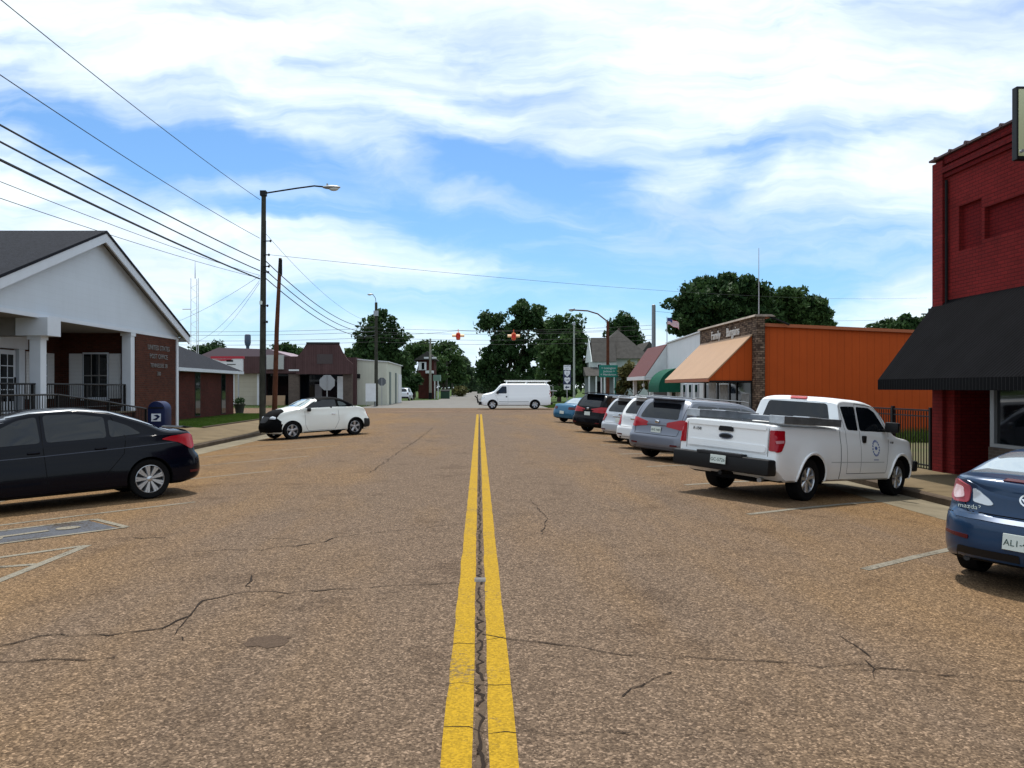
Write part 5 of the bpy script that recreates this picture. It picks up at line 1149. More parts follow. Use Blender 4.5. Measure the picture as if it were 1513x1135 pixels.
def red_building():
    t = empty('red_brick_store', label='tall painted red brick store at right with recessed brick panels and a black awning', cat='building'); x = 11.2; z0 = -.6
    # front skin pieces around openings and recesses
    m = MB(); S_ = lambda y0, y1, za, zb: m.box(x, x+.14, y0, y1, za, zb)
    S_(18.98, 19.75, z0, 3.3); S_(2, 19.75, 3.303, 4.94); S_(2, 17.96, 4.943, 5.04); S_(17.85, 17.96, 5.043, 5.74); S_(2, 17.96, 5.743, 5.98); S_(18.8, 19.75, 4.943, 5.98); S_(2, 19.75, 5.983, 7.28); S_(2, 10, 5.043, 5.74)
    m.box(x+.143, 25, 2, 19.6, 3.35, 7.2); m.build('wall', B_FACE, t)
    MB().box(x+.10, x+.142, 17.9, 18.85, 4.9, 6.0).box(x+.10, x+.142, 9.9, 17.9, 5.0, 5.78).build('recessed_panel', B_PANEL, t)
    MB().box(x-.09, x-.003, 19.32, 19.75, z0, 7.2).build('corner_pilaster', B_FACE, t)
    MB().box(x+.145, 25, 19.6, 19.745, z0, 7.2).build('side_wall', B_FACE, t)
    MB().box(x-.06, x-.002, 2, 19.31, 6.78, 6.88).box(x-.11, x-.002, 2, 19.31, 6.885, 7.02).box(x-.05, x-.002, 2, 19.31, 7.1, 7.28).build('cornice', B_PANEL, t)
    cp = MB().box(x-.12, x+.3, 2, 19.85, 7.283, 7.33)
    for i in range(29): cp.tube([(x-.13, 19.6-i*.62, 7.33), (x+.31, 19.6-i*.62, 7.33)], [.035+.012*(i % 3), .035], 8)
    cp.build('coping_tiles', nmat('dark clay coping', (.075, .035, .035), .7, var=.3), t)
    MB().tube([(x-.05, 19.22, 3.6), (x-.05, 19.22, 6.7)], .03, 6).build('conduit', M_DARK, t)
    # recessed entrance
    MB().box(x+1.6, x+1.75, 17.3, 19.6, z0, 3.3).box(x+.145, x+1.6, 18.99, 19.59, z0, 3.3).build('entrance_wall', B_PANEL, t)
    d = MB().box(x+1.5, x+1.58, 17.85, 18.85, -.3, 2.2).build('door', M_FRAME, t); MB().box(x+1.49, x+1.498, 17.97, 18.73, -.1, 2.05).build('pane', M_GLASSD, d)
    MB().box(x+.02, x+.26, 2, 17.75, z0, .45).build('knee_wall', B_KNEE, t)
    f = MB().box(x+.05, x+.19, 17.60, 17.74, .453, 3.3).box(x+.05, x+.19, 2, 17.6, .453, .53).box(x+.05, x+.19, 15.0, 15.06, .533, 3.3).build('shop_window', M_FRAME, t)
    MB().box(x+.12, x+.135, 2, 17.6, .535, 3.3).build('pane', M_GLASSD, f)
    MB().box(x+.19, x+1.6, 17.6, 17.72, z0, 3.3).build('entrance_side', M_DARK, t)
    MB().box(x+.15, 24.9, 2.1, 17.5, 3.305, 3.345).build('ceiling', M_DARK, t)
    a = empty('black_awning', label='wide black ribbed awning with a fluted hem hanging on the red brick store', cat='awning')
    xf = 9.83; ya, yb = 3.0, 19.78
    MB().prism([(xf, 1.93), (x-.01, 3.80), (x-.01, 3.84), (xf-.03, 1.95)], 'y', ya, yb).build('canopy', S_BLACK, a)
    v = MB(); n = 300
    pts = [(xf-.03+(.012 if i % 2 else -.012), ya+(yb-ya)*i/n) for i in range(n+1)]
    vs = []; fs = []
    for (px_, py_) in pts: vs += [(px_, py_, 1.945), (px_, py_, 1.70), (px_+.02, py_, 1.70), (px_+.02, py_, 1.945)]
    for i in range(n): fs += [(4*i+k, 4*i+4+k, 4*i+4+(k+1) % 4, 4*i+(k+1) % 4) for k in range(4)]
    v.add(vs, fs).build('valance', nmat('black awning hem', (.006, .006, .007), .8, spec=.1), a)
    MB().prism([(xf, 1.70), (x-.01, 1.70), (x-.01, 3.79), (xf, 1.92)], 'y', yb-.04, yb-.003).build('end_panel', S_BLACK, a)
    MB().box(xf, x-.02, ya, yb-.05, 1.72, 1.74).build('lining', M_DARK, a) if False else None
    s = empty('blade_sign', label='projecting black box sign with cream face high on the red brick store', cat='sign')
    MB().box(10.0, 11.3, 14.98, 15.12, 6.0, 7.36).build('frame', M_BLACKM, s, bevel=.01); MB().box(10.03, 11.25, 14.965, 14.977, 6.06, 7.30).build('face', nmat('cream sign face', (.55, .57, .34), .4), s)
    MB().tube([(11.0, 15, 7.36), (11.25, 15, 7.6)], .02, 6).build('bracket', M_BLACKM, s)
    b = MB().tube([(10.02, 14.9, 6.12), (10.02, 14.84, 6.12)], .03, 8).build('bolt', M_GALV, s)
red_building()

def iron_fence():
    t = empty('iron_fence', label='black iron picket fence closing the lot between the orange and the red stores', cat='fence'); x = 11.15
    g = lambda y: -.30*kY(y); m = MB()
    y = 19.95
    while y < 31.9: m.box(x-.009, x+.009, y-.009, y+.009, g(y)+.04, 1.16); y += .125
    m.build('pickets', M_BLACKM, t)
    MB().box(x-.02, x+.02, 19.9, 32, 1.165, 1.205).box(x-.02, x+.02, 19.9, 32, 1.02, 1.05).box(x-.02, x+.02, 19.9, 32, -.2, -.165).build('rails', M_BLACKM, t)
    for y in (19.88, 21.7, 24.1, 26.5, 28.9, 31.3): MB().box(x-.04, x+.04, y-.04, y+.04, -.36, 1.26).build('post', M_BLACKM, t)
iron_fence()

def orange_building():
    t = empty('orange_store', label='single-storey store with orange ribbed side wall and rubble stone parapet', cat='building')
    MB().prism([(11.25, -.6), (26, -.6), (26, 3.55), (11.25, 4.2)], 'y', 32.2, 40.1).build('wall', S_ORANGE, t)
    MB().prism([(11.3, 4.2), (26, 3.55), (26, 3.66), (11.3, 4.33)], 'y', 32.08, 40.1).build('roof_edge', nmat('dark orange trim', (.33, .09, .03), .5), t)
    MB().box(11.5, 25.9, 32.12, 32.19, -.42, -.24).build('base_course', nmat('pale base', (.55, .44, .33), .8), t)
    MB().box(11.02, 11.35, 31.98, 32.5, -.6, 4.57).build('stone_pilaster', B_STONE, t)
    MB().box(11.02, 11.25, 32.503, 40.2, 3.75, 4.57).build('stone_parapet', B_STONE, t)
    MB().prism([(10.9, 4.573), (11.75, 4.573), (11.6, 4.66), (10.95, 4.66)], 'y', 31.9, 40.25).build('parapet_cap', nmat('weathered cap board', (.30, .25, .21), .8, var=.4, vscale=4), t)
    MB().tube([(11.4, 31.95, 4.62), (12.3, 31.95, 4.25)], .04, 6).build('flashing', M_DARK, t)
    # shop front under the awning
    MB().box(11.22, 11.249, 32.51, 40.1, -.4, .35).build('stall_riser', B_STONE, t)
    f = MB().box(11.18, 11.245, 32.51, 40.1, .353, .45).build('shop_window', M_BLACKM, t)
    for y in (33.1, 35.0, 36.0, 37.8, 39.9): MB().box(11.17, 11.243, y-.05, y+.05, .453, 2.6).build('mullion', M_BLACKM, f)
    MB().box(11.205, 11.215, 32.51, 40.1, .453, 2.6).build('pane', M_GLASSD, f)
    pm = nmat('window poster', (.42, .43, .45), .6, var=.4, vscale=5)
    for y0, y1, a, b in ((38.1, 39.3, 1.2, 2.1), (36.3, 37.5, .9, 1.9), (33.4, 34.4, .8, 1.5)): MB().box(11.195, 11.203, y0, y1, a, b).build('poster', pm, f)
    a = empty('orange_awning', label='sloping peach-orange metal awning on the front of the orange store', cat='awning')
    MB().prism([(9.26, 2.10), (11.01, 3.86), (11.01, 3.92), (9.22, 2.14)], 'y', 32.45, 40.0).build('canopy', S_PEACH, a)
    MB().box(9.22, 9.27, 32.45, 40.0, 1.99, 2.12).build('front_fascia', nmat('dark orange trim', (.33, .09, .03), .5), a)
    MB().prism([(9.275, 2.03), (11.01, 2.03), (11.01, 3.85), (9.275, 2.10)], 'y', 32.5, 32.56).build('end_panel', S_ORANGE, a)
    MB().box(9.28, 11.0, 32.43, 32.49, 1.97, 2.04).build('end_trim', M_DARK, a)
    MB().box(9.28, 11.0, 32.57, 40.0, 1.985, 2.02).build('lining', nmat('awning lining', (.12, .07, .05), .8), a)
    tx = nmat('white sign letters', (.66, .62, .58), .5)
    for s_, y, w in (('Family', 37.4, 1.0), ('Bargains', 34.9, .95)): text(s_, .56, tx, (10.99, y, 4.17), (R(90), 0, R(-90)), 'lettering', t, .02, sx=w)
    an = empty('aerial_mast', label='thin tall radio aerial rising from the roof of the orange store', cat='aerial')
    MB().tube([(12.5, 36, 3.9), (12.5, 36, 8.0)], [.03, .012], 6).build('mast', M_GALV, an); MB().box(12.4, 12.6, 35.9, 36.1, 3.9, 4.3).build('bracket', M_GALV, an)
    v = MB().tube([(19.0, 33.5, 3.7), (19.0, 33.5, 4.1)], .06, 8).build('roof_vent', M_GALV, t)
orange_building()

def white_store():
    t = empty('white_store', label='white-sided narrow store between the orange store and the maroon awning', cat='building')
    MB().prism([(40.21, -.5), (48, -.5), (48, 4.37), (40.21, 4.55)], 'x', 11.2, 24).build('wall', S_WHITEB, t)
    MB().prism([(40.21, 4.553), (48.0, 4.373), (48.0, 4.44), (40.21, 4.62)], 'x', 11.1, 24).build('coping', M_WHITE, t)
    for y in (41.0, 42.2, 43.4):
        f = MB().box(11.13, 11.198, y, y+.6, .95, 1.95).build('window', M_TRIM, t); MB().box(11.12, 11.128, y+.08, y+.52, 1.0, 1.9).build('pane', M_GLASSD, f)
    v = MB().box(11.1, 11.198, 41.2, 43.2, 3.0, 3.35).build('transom', nmat('grey green', (.25, .30, .26), .6), t)
    d = MB().box(11.12, 11.198, 45.4, 46.6, -.3, 1.9).build('door', M_WHITE, t); MB().box(11.105, 11.118, 45.6, 46.4, .6, 1.75).build('pane', M_GLASSD, d)
    a = empty('green_awning', label='small green quarter-round fabric awning over the door of the white store', cat='awning')
    prof = [(11.19, 2.85)]+[(11.19-1.2*math.sin(R(q)), 1.72+1.13*math.cos(R(q))) for q in range(10, 91, 8)]+[(9.99, 1.50), (11.19, 1.50)]
    MB().prism(prof, 'y', 44.8, 47.5).build('canopy', siding('green canvas', (.006, .075, .045), .45, True, .7, .7, .1, .06), a, smooth=False)
    s = empty('maroon_awning_store', label='low store under a steep maroon metal awning on the right corner', cat='building')
    MB().box(11.2, 24, 48.003, 53.4, -.5, 4.2).build('wall', nmat('dark storefront', (.035, .033, .032), .7), s)
    MB().prism([(9.9, 2.40), (11.19, 4.30), (11.19, 4.36), (9.86, 2.43)], 'y', 48.02, 53.5).build('mansard', S_MAROON, s)
    MB().prism([(9.9, 2.37), (11.19, 2.37), (11.19, 4.29), (9.9, 2.41)], 'y', 48.0, 48.06).build('gable_end', M_WHITE, s)
    MB().box(9.82, 9.91, 47.98, 53.52, 2.22, 2.44).box(9.92, 11.19, 47.98, 53.5, 2.22, 2.36).build('fascia', M_WHITE, s)
    for y in (48.15, 53.2): MB().box(10.2, 10.42, y, y+.22, -.4, 2.22).build('post', M_WHITE, s)
    MB().ellipsoid((10.1, 49.5, 1.9), (.1, .1, .13), 10, 6).tube([(10.1, 49.5, 2.0), (10.1, 49.5, 2.22)], .015, 5).build('hanging_lamp', M_WHITE, s)
white_store()

def house():
    t = empty('grey_roof_house', label='old two-storey house with steep grey roof and columned porch beyond the junction at right', cat='house'); Y = 95; sc = F/Y
    X = lambda px: (px-VX)/sc; Z = lambda py: CAMH+(VY-py)/sc
    WH = nmat('pale house paint', (.46, .50, .48), .6, var=.15)
    MB().box(X(880), X(958), Y, Y+9, -.1, Z(528)).build('wall', WH, t)
    m = MB(); e = Z(530); v = [(X(872), Y-.6, e), (X(962), Y-.6, e), (X(962), Y+9.6, e), (X(872), Y+9.6, e), (X(920), Y+3.5, Z(484)), (X(924), Y+5.5, Z(484)), ]
    m.add(v, [(0, 1, 4), (1, 2, 5, 4), (2, 3, 5), (3, 0, 4, 5), (3, 2, 1, 0)]); m.build('hip_roof', M_SHINGG, t)
    MB().add([(X(873), Y-1.4, Z(535)), (X(908), Y-1.4, Z(535)), (X(876), Y+1.6, Z(498)), (X(912), Y+1.6, Z(498)), (X(873), Y+4.6, Z(535)), (X(908), Y+4.6, Z(535))], [(0, 1, 3, 2), (2, 3, 5, 4), (0, 2, 4), (1, 5, 3), (0, 4, 5, 1)]).build('wing_roof', M_SHINGG, t)
    MB().prism([(Y-1.2, Z(535)), (Y+4.4, Z(535)), (Y+1.6, Z(500))], 'x', X(872), X(873)).build('gable_end', nmat('pale gable', (.55, .60, .60), .6), t)
    MB().box(X(870), X(908), Y-1.2, Y, Z(552), Z(535)).build('upper_wall', WH, t)
    for px in (880, 893): f = MB().box(X(px), X(px+7), Y-1.26, Y-1.201, Z(549), Z(538)).build('window', M_WHITE, t); MB().box(X(px+1), X(px+6), Y-1.27, Y-1.262, Z(548), Z(539)).build('pane', M_GLASSD, f)
    MB().prism([(Y-3.4, Z(556)), (Y-1.2, Z(543)), (Y-1.2, Z(556))], 'x', X(860), X(918)).build('porch_roof', M_SHINGG, t)
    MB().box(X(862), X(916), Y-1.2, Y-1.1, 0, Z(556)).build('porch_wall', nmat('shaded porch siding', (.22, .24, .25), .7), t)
    for px in (864, 874, 886, 900, 914): MB().box(X(px), X(px+2), Y-3.3, Y-3.1, .3, Z(556)).build('porch_column', M_WHITE, t)
    MB().box(X(877), X(886), Y-1.25, Y-1.201, .3, 2.5).build('door', M_DARK, t); MB().box(X(860), X(918), Y-3.4, Y-1.2, -.1, .35).build('porch_floor', M_CONC, t)
    MB().box(X(923), X(925.5), Y+4, Y+4.8, Z(486), Z(481)).build('chimney', B_KNEE, t)
    h2 = empty('white_gabled_house', label='pale gabled house showing behind the old grey-roofed house', cat='house'); Y2 = 112; s2 = F/Y2
    x0, x1 = (944-VX)/s2, (975-VX)/s2
    MB().box(x0, x1, Y2, Y2+8, 0, 5.6).build('wall', M_WHITE, h2); MB().prism([(x0-.4, 5.6), (x1+.4, 5.6), ((x0+x1)/2, 8.2)], 'y', Y2-.3, Y2+8).build('roof', M_SHINGG, h2)
    # red brick house at left, far
    b = empty('red_brick_house', label='distant red brick house with white upper window behind the second pole line at left', cat='house'); Y3 = 132; s3 = F/Y3
    q = lambda px: (px-VX)/s3; z = lambda py: CAMH+(VY-py)/s3
    MB().box(q(618), q(641), Y3, Y3+8, 0, z(532)).build('wall', B_DRED, b)
    MB().prism([(q(612), z(532)), (q(646), z(532)), (q(632), z(519))], 'y', Y3-.5, Y3+8.5).build('roof', M_SHINGG, b)
    w_ = MB().box(q(618.5), q(630), Y3-.1, Y3-.002, z(547), z(535)).build('window', M_WHITE, b); MB().box(q(623), q(627), Y3-.12, Y3-.102, z(546), z(536)).build('pane', M_GLASSD, w_)
    MB().box(q(630), q(641), Y3-2.2, Y3-.1, z(552), z(548)).build('porch_roof', M_WHITE, b)
    g = empty('green_canopy', label='pale green canopy on white posts beside the distant red brick house', cat='canopy')
    Y4 = 126; s4 = F/Y4; q4 = lambda px: (px-VX)/s4; z4 = lambda py: CAMH+(VY-py)/s4
    MB().box(q4(640), q4(650.5), Y4, Y4+2.5, z4(563), z4(554)).build('canopy', nmat('faded green', (.16, .25, .20), .6), g)
    for px in (641.5, 646.5): MB().box(q4(px), q4(px+1.6), Y4, Y4+.2, 0, z4(563)).build('post', M_WHITE, g)
house()
# ================================================================== poles, wires, signs, small things
def lamp_head(t, p, d, s=1., mat=M_GALV):
    """cobra-head lamp at the end of an arm, d = outward direction (x)"""
    o = MB().ellipsoid((p[0]+d*.30*s, p[1], p[2]), (.40*s, .16*s, .085*s), 16, 8).build('lamp_head', mat, t, smooth=True)
    MB().ellipsoid((p[0]+d*.40*s, p[1], p[2]-.06*s), (.22*s, .13*s, .10*s), 14, 8).build('lens', nmat('lamp lens', (.5, .52, .5), .15, spec=.8), o, smooth=True)
    MB().tube([(p[0]+d*.12*s, p[1], p[2]+.05*s), (p[0]+d*.12*s, p[1], p[2]+.16*s)], .04*s, 8).build('photocell', mat, o)
def big_lamp():
    x, y = -9.42, 35.0; z = SW(x, y); t = empty('street_lamp', label='tall weathered wooden street lamp whose long arm reaches over the road', cat='street lamp')
    MB().tube([(x, y, z-.2), (x+.02, y, 5), (x+.06, y, 10.26)], [.145, .125, .10], 12).build('pole', M_WOODP, t, smooth=True)
    MB().tube([(x+.1, y, 10.20), (x+.6, y, 10.28), (x+1.5, y, 10.42), (x+2.25, y, 10.52), (x+2.7, y, 10.48)], .035, 8).build('arm', M_BLACKM, t, smooth=True)
    lamp_head(t, (x+2.7, y, 10.46), 1, 1.0); MB().box(x-.08, x+.18, y-.13, y+.10, 10.08, 10.30).build('arm_clamp', M_BLACKM, t)
    for zz, w in ((8.1, .25), (7.5, .18), (7.0, .18), (6.75, .15), (5.3, .12), (4.6, .1)):
        MB().tube([(x+.08, y-.12, zz), (x+.12+w, y-.15, zz)], .025, 6).ellipsoid((x+.14+w, y-.15, zz), (.05, .05, .06), 8, 6).build('insulator', M_BLACKM, t)
    MB().box(x-.08, x+.04, y-.19, y-.15, 5.35, 5.5).build('pole_tag', M_PLATE, t); MB().tube([(x+.15, y-.05, 1), (x+.16, y-.05, 9)], .018, 5).build('ground_wire', M_WIRE, t)
big_lamp()
def brown_pole():
    x, y = -13.05, 51.3; t = empty('utility_pole', label='slim reddish-brown leaning pole on the lawn between the street lamp and the convertible', cat='utility pole')
    MB().tube([(x, y, -.2), (x+.16, y, 5.5), (x+.38, y, 10.0)], [.17, .14, .10], 10).build('pole', M_WOODR, t, smooth=True)
    MB().box(x+.32, x+.52, y-.12, y-.05, 8.9, 9.9).build('conduit_cap', M_DARK, t)
brown_pole()
def lamp2():
    x, y = -9.85, 77.; t = empty('street_lamp', label='wooden pole with small curved lamp on top at the far left corner', cat='street lamp')
    MB().tube([(x, y, -.2), (x, y, 9.9)], [.19, .13], 10).build('pole', M_WOODP, t, smooth=True)
    MB().tube([(x, y, 9.8), (x-.05, y-.1, 10.3), (x-.25, y-.2, 10.6), (x-.4, y-.2, 10.65)], .03, 6).build('arm', M_BLACKM, t)
    lamp_head(t, (x-.3, y-.2, 10.66), -1, .75, M_GALV); MB().box(x-.22, x+.22, y-.25, y, 8.6, 9.1).build('transformer_bracket', M_GALV, t)
lamp2()
def arm_lamp():
    x, y = 11.5, 72.; t = empty('street_lamp', label='brown street lamp with long curved arm in front of the grey-roofed house', cat='street lamp')
    MB().tube([(x, y, -.1), (x, y, 7.7)], [.16, .12], 10).build('pole', M_WOODR, t, smooth=True)
    MB().tube([(x, y, 7.65), (x-.9, y, 8.35), (x-1.8, y, 8.62), (x-3.2, y, 8.70)], .06, 8).build('arm', M_WOODR, t, smooth=True); lamp_head(t, (x-2.9, y, 8.70), -1, .9, M_WOODR)
    x, y = 8.72, 74.; q = empty('light_pole', label='slender pale metal pole beside the route marker signs at the far right corner', cat='pole')
    MB().tube([(x, y, -.1), (x, y, 7.6)], [.11, .07], 8).build('pole', nmat('pale green metal', (.30, .33, .29), .5, .3), q, smooth=True); MB().box(x-.12, x+.12, y-.1, y+.1, 7.5, 7.75).build('cap', M_GALV, q); MB().box(x-.2, x+.2, y-.2, y+.2, -.1, .25).build('base', M_CONC, q)
    x, y = 15.6, 72.; q = empty('utility_pole', label='plain grey pole rising behind the maroon awning', cat='utility pole')
    MB().tube([(x, y, -.1), (x, y, 9.1)], [.2, .17], 10).build('pole', nmat('grey pole', (.20, .22, .24), .7), q, smooth=True); MB().ellipsoid((x, y, 9.12), (.17, .17, .08), 10, 6).build('cap', M_GALV, q)
arm_lamp()
def wire(a, b, sag, r, label, group='overhead cables', n=26):
    a, b = Vector(a), Vector(b); pts = []
    for i in range(n+1): t = i/n; p = a.lerp(b, t); p.z -= 4*sag*t*(1-t); pts.append(p)
    o = MB().tube(pts, r, 5).build('cable', M_WIRE, smooth=True); tag(o, label, 'cable', group); return o
x1 = -9.42
for (py0, pyp, r, sag, lab) in ((180, 385, .022, .35, 'uppermost of the three thick black cables meeting the tall street lamp from the left'), (205, 400, .022, .35, 'middle of the three thick black cables meeting the tall street lamp from the left'), (232, 412, .030, .35, 'lowest and thickest of the three black cables meeting the tall street lamp from the left'),
                    (-8, 295, .011, .5, 'thin cable running from the top left corner to the top of the tall street lamp'), (105, 352, .011, .5, 'thin cable reaching the tall street lamp below its arm from the left'),
                    (265, 407, .008, .4, 'upper of the two faint thin cables crossing in front of the white gable'), (290, 411, .008, .4, 'lower of the two faint thin cables crossing in front of the white gable')):
    zp = CAMH+(VY-pyp)/F*35; z0 = CAMH+(VY-py0)/F*15.83
    # far end on the lamp pole, near end on a pole behind the camera
    tt = (35-15.83)/(35+4.0); zn = zp+(z0-zp)/tt+4*sag*(1-tt)
    wire((x1-.12, 35, zp), (x1-.1, -4, zn), sag, r, lab, 'cables along the left side of the street')
for k, (za, zb, lab) in enumerate(((6.95, 7.6, 'uppermost cable from the tall street lamp down towards the far left lamp pole'), (6.55, 7.2, 'middle cable from the tall street lamp down towards the far left lamp pole'), (6.2, 6.8, 'lowest cable from the tall street lamp down towards the far left lamp pole'))):
    wire((x1+.15, 35, za+.3), (-9.9, 77, zb), .95, .022, lab, 'cables along the left side of the street')
wire((x1+.1, 35, 8.5), (-9.9, 77, 8.0), .9, .008, 'thin single cable above the others beyond the tall street lamp', 'cables along the left side of the street')
wire((x1+.1, 35, 7.55), (50, 90, 11.8), .75, .009, 'long thin cable crossing high over the road from the tall street lamp to the right', 'cables across the street')
for k, (z, lab) in enumerate(((7.45, 'uppermost of the level cables strung along the cross street'), (7.1, 'second of the level cables strung along the cross street'), (6.55, 'third of the level cables strung along the cross street'), (6.15, 'lowest of the level cables strung along the cross street'))):
    wire((-42, 80, z+.2), (-9.85, 77, z), .35, .016, lab+', left of the far lamp pole', 'cables along the cross street'); wire((-9.85, 77, z), (15.6, 72, z-.1), .35, .014, lab+', right of the far lamp pole', 'cables along the cross street')
wire((15.6, 72, 8.6), (50, 90, 9.6), .6, .012, 'thin cable from the plain grey pole to the distant right pole', 'cables across the street')
wire((-9.55, 35, 6.4), (-21.3, 60, 5.1), .5, .008, 'faint cable from the tall street lamp to the lattice mast', 'cables behind the street')
wire((-9.55, 35, 6.6), (-24, 60, 6.2), .3, .008, 'faint upper cable passing left behind the tall street lamp', 'cables behind the street')
wire((-9.55, 35, 6.3), (-26, 80, 7.0), .3, .008, 'faint steep cable dropping behind the tall street lamp', 'cables behind the street')
def far_pole():
    q = empty('utility_pole', label='distant pole with crossarm showing left of the red brick store', cat='utility pole'); MB().tube([(50.3, 90, 0), (50.3, 90, 10.6)], [.18, .12], 8).build('pole', M_WOODP, q); MB().box(49.4, 51.2, 89.9, 90.0, 9.9, 10.05).build('crossarm', M_WOODP, q)
    for i in range(9):
        y = 122+i*30; x = -5.9-.5/(i+1) if i else -7.4
        q = empty('utility_pole', label=('pale wooden pole nearest in the row along the far street' if i == 0 else 'grey wooden pole in the receding row along the left of the far street'), cat='utility pole', group='poles receding along the far street')
        if i == 0: q['label'] = 'tall pale pole with two white lamps in front of the distant red brick house'; del q['group']
        m = M_WOODP if i else nmat('pale pole', (.26, .25, .21), .8)
        h = 9.2 if i == 0 else 6.8
        MB().tube([(x, y, 0), (x, y, h)], [.22, .14], 8).build('pole', m, q)
        MB().box(x-.9, x+.9, y-.1, y+.05, h-.5, h-.35).build('crossarm', M_WOODP, q)
        if i == 0:
            for sx in (-1, 1): MB().box(x+sx*.25, x+sx*.95, y-.35, y-.1, 6.15, 6.4).build('lamp', M_WHITE, q)
        if i == 0: MB().tube([(x, y-.02, 0), (x, y-.02, 1.0)], .26, 8).build('pole_guard', M_DARK, q)
far_pole()
def mast():
    x, y = -21.2, 60.; t = empty('lattice_mast', label='slender pale lattice radio mast behind the low brick building', cat='radio mast'); m = MB(); h = 9.9
    cs = [(x-.28, y), (x+.28, y), (x, y+.45)]
    for c in cs: m.tube([(c[0], c[1], 2), (c[0], c[1], h)], .025, 5)
    for i in range(26):
        z = 2+i*.3; a = cs[i % 3]; b = cs[(i+1) % 3]; m.tube([(a[0], a[1], z), (b[0], b[1], z+.3)], .012, 4)
    m.build('lattice', nmat('white mast', (.6, .62, .64), .5), t); MB().tube([(x, y+.1, h), (x, y+.1, h+1.3)], [.04, .012], 5).tube([(x-.28, y, 7.6), (x-.9, y, 7.6)], .03, 4).build('whip_aerial', M_GALV, t)
    MB().box(x-.4, x+.4, y-.1, y+.6, 0, 2).build('base', M_CONC, t)
    Y = 300; w = empty('water_tower', label='small blue water tower far behind the brown store', cat='water tower'); x = (366-VX)/F*Y; bl = nmat('tower blue', (.05, .07, .13), .5)
    MB().lathe([(0, 21.6), (.5, 21.7), (1.0, 21.5), (1.15, 20.9), (1.15, 18.4), (.9, 17.6), (.6, 17.1), (.6, 2), (0, 2)], 20, Matrix.Translation((x, Y, 0))).build('tank', bl, w, smooth=True)
    MB().lathe([(0, 0), (1.2, 0), (.75, 2.2), (0, 2.2)], 16, Matrix.Translation((x, Y, 0))).build('pedestal', bl, w)
mast()
def octagon(r, n=8): return [(r*math.cos(R(22.5+45*i)), r*math.sin(R(22.5+45*i))) for i in range(8)]
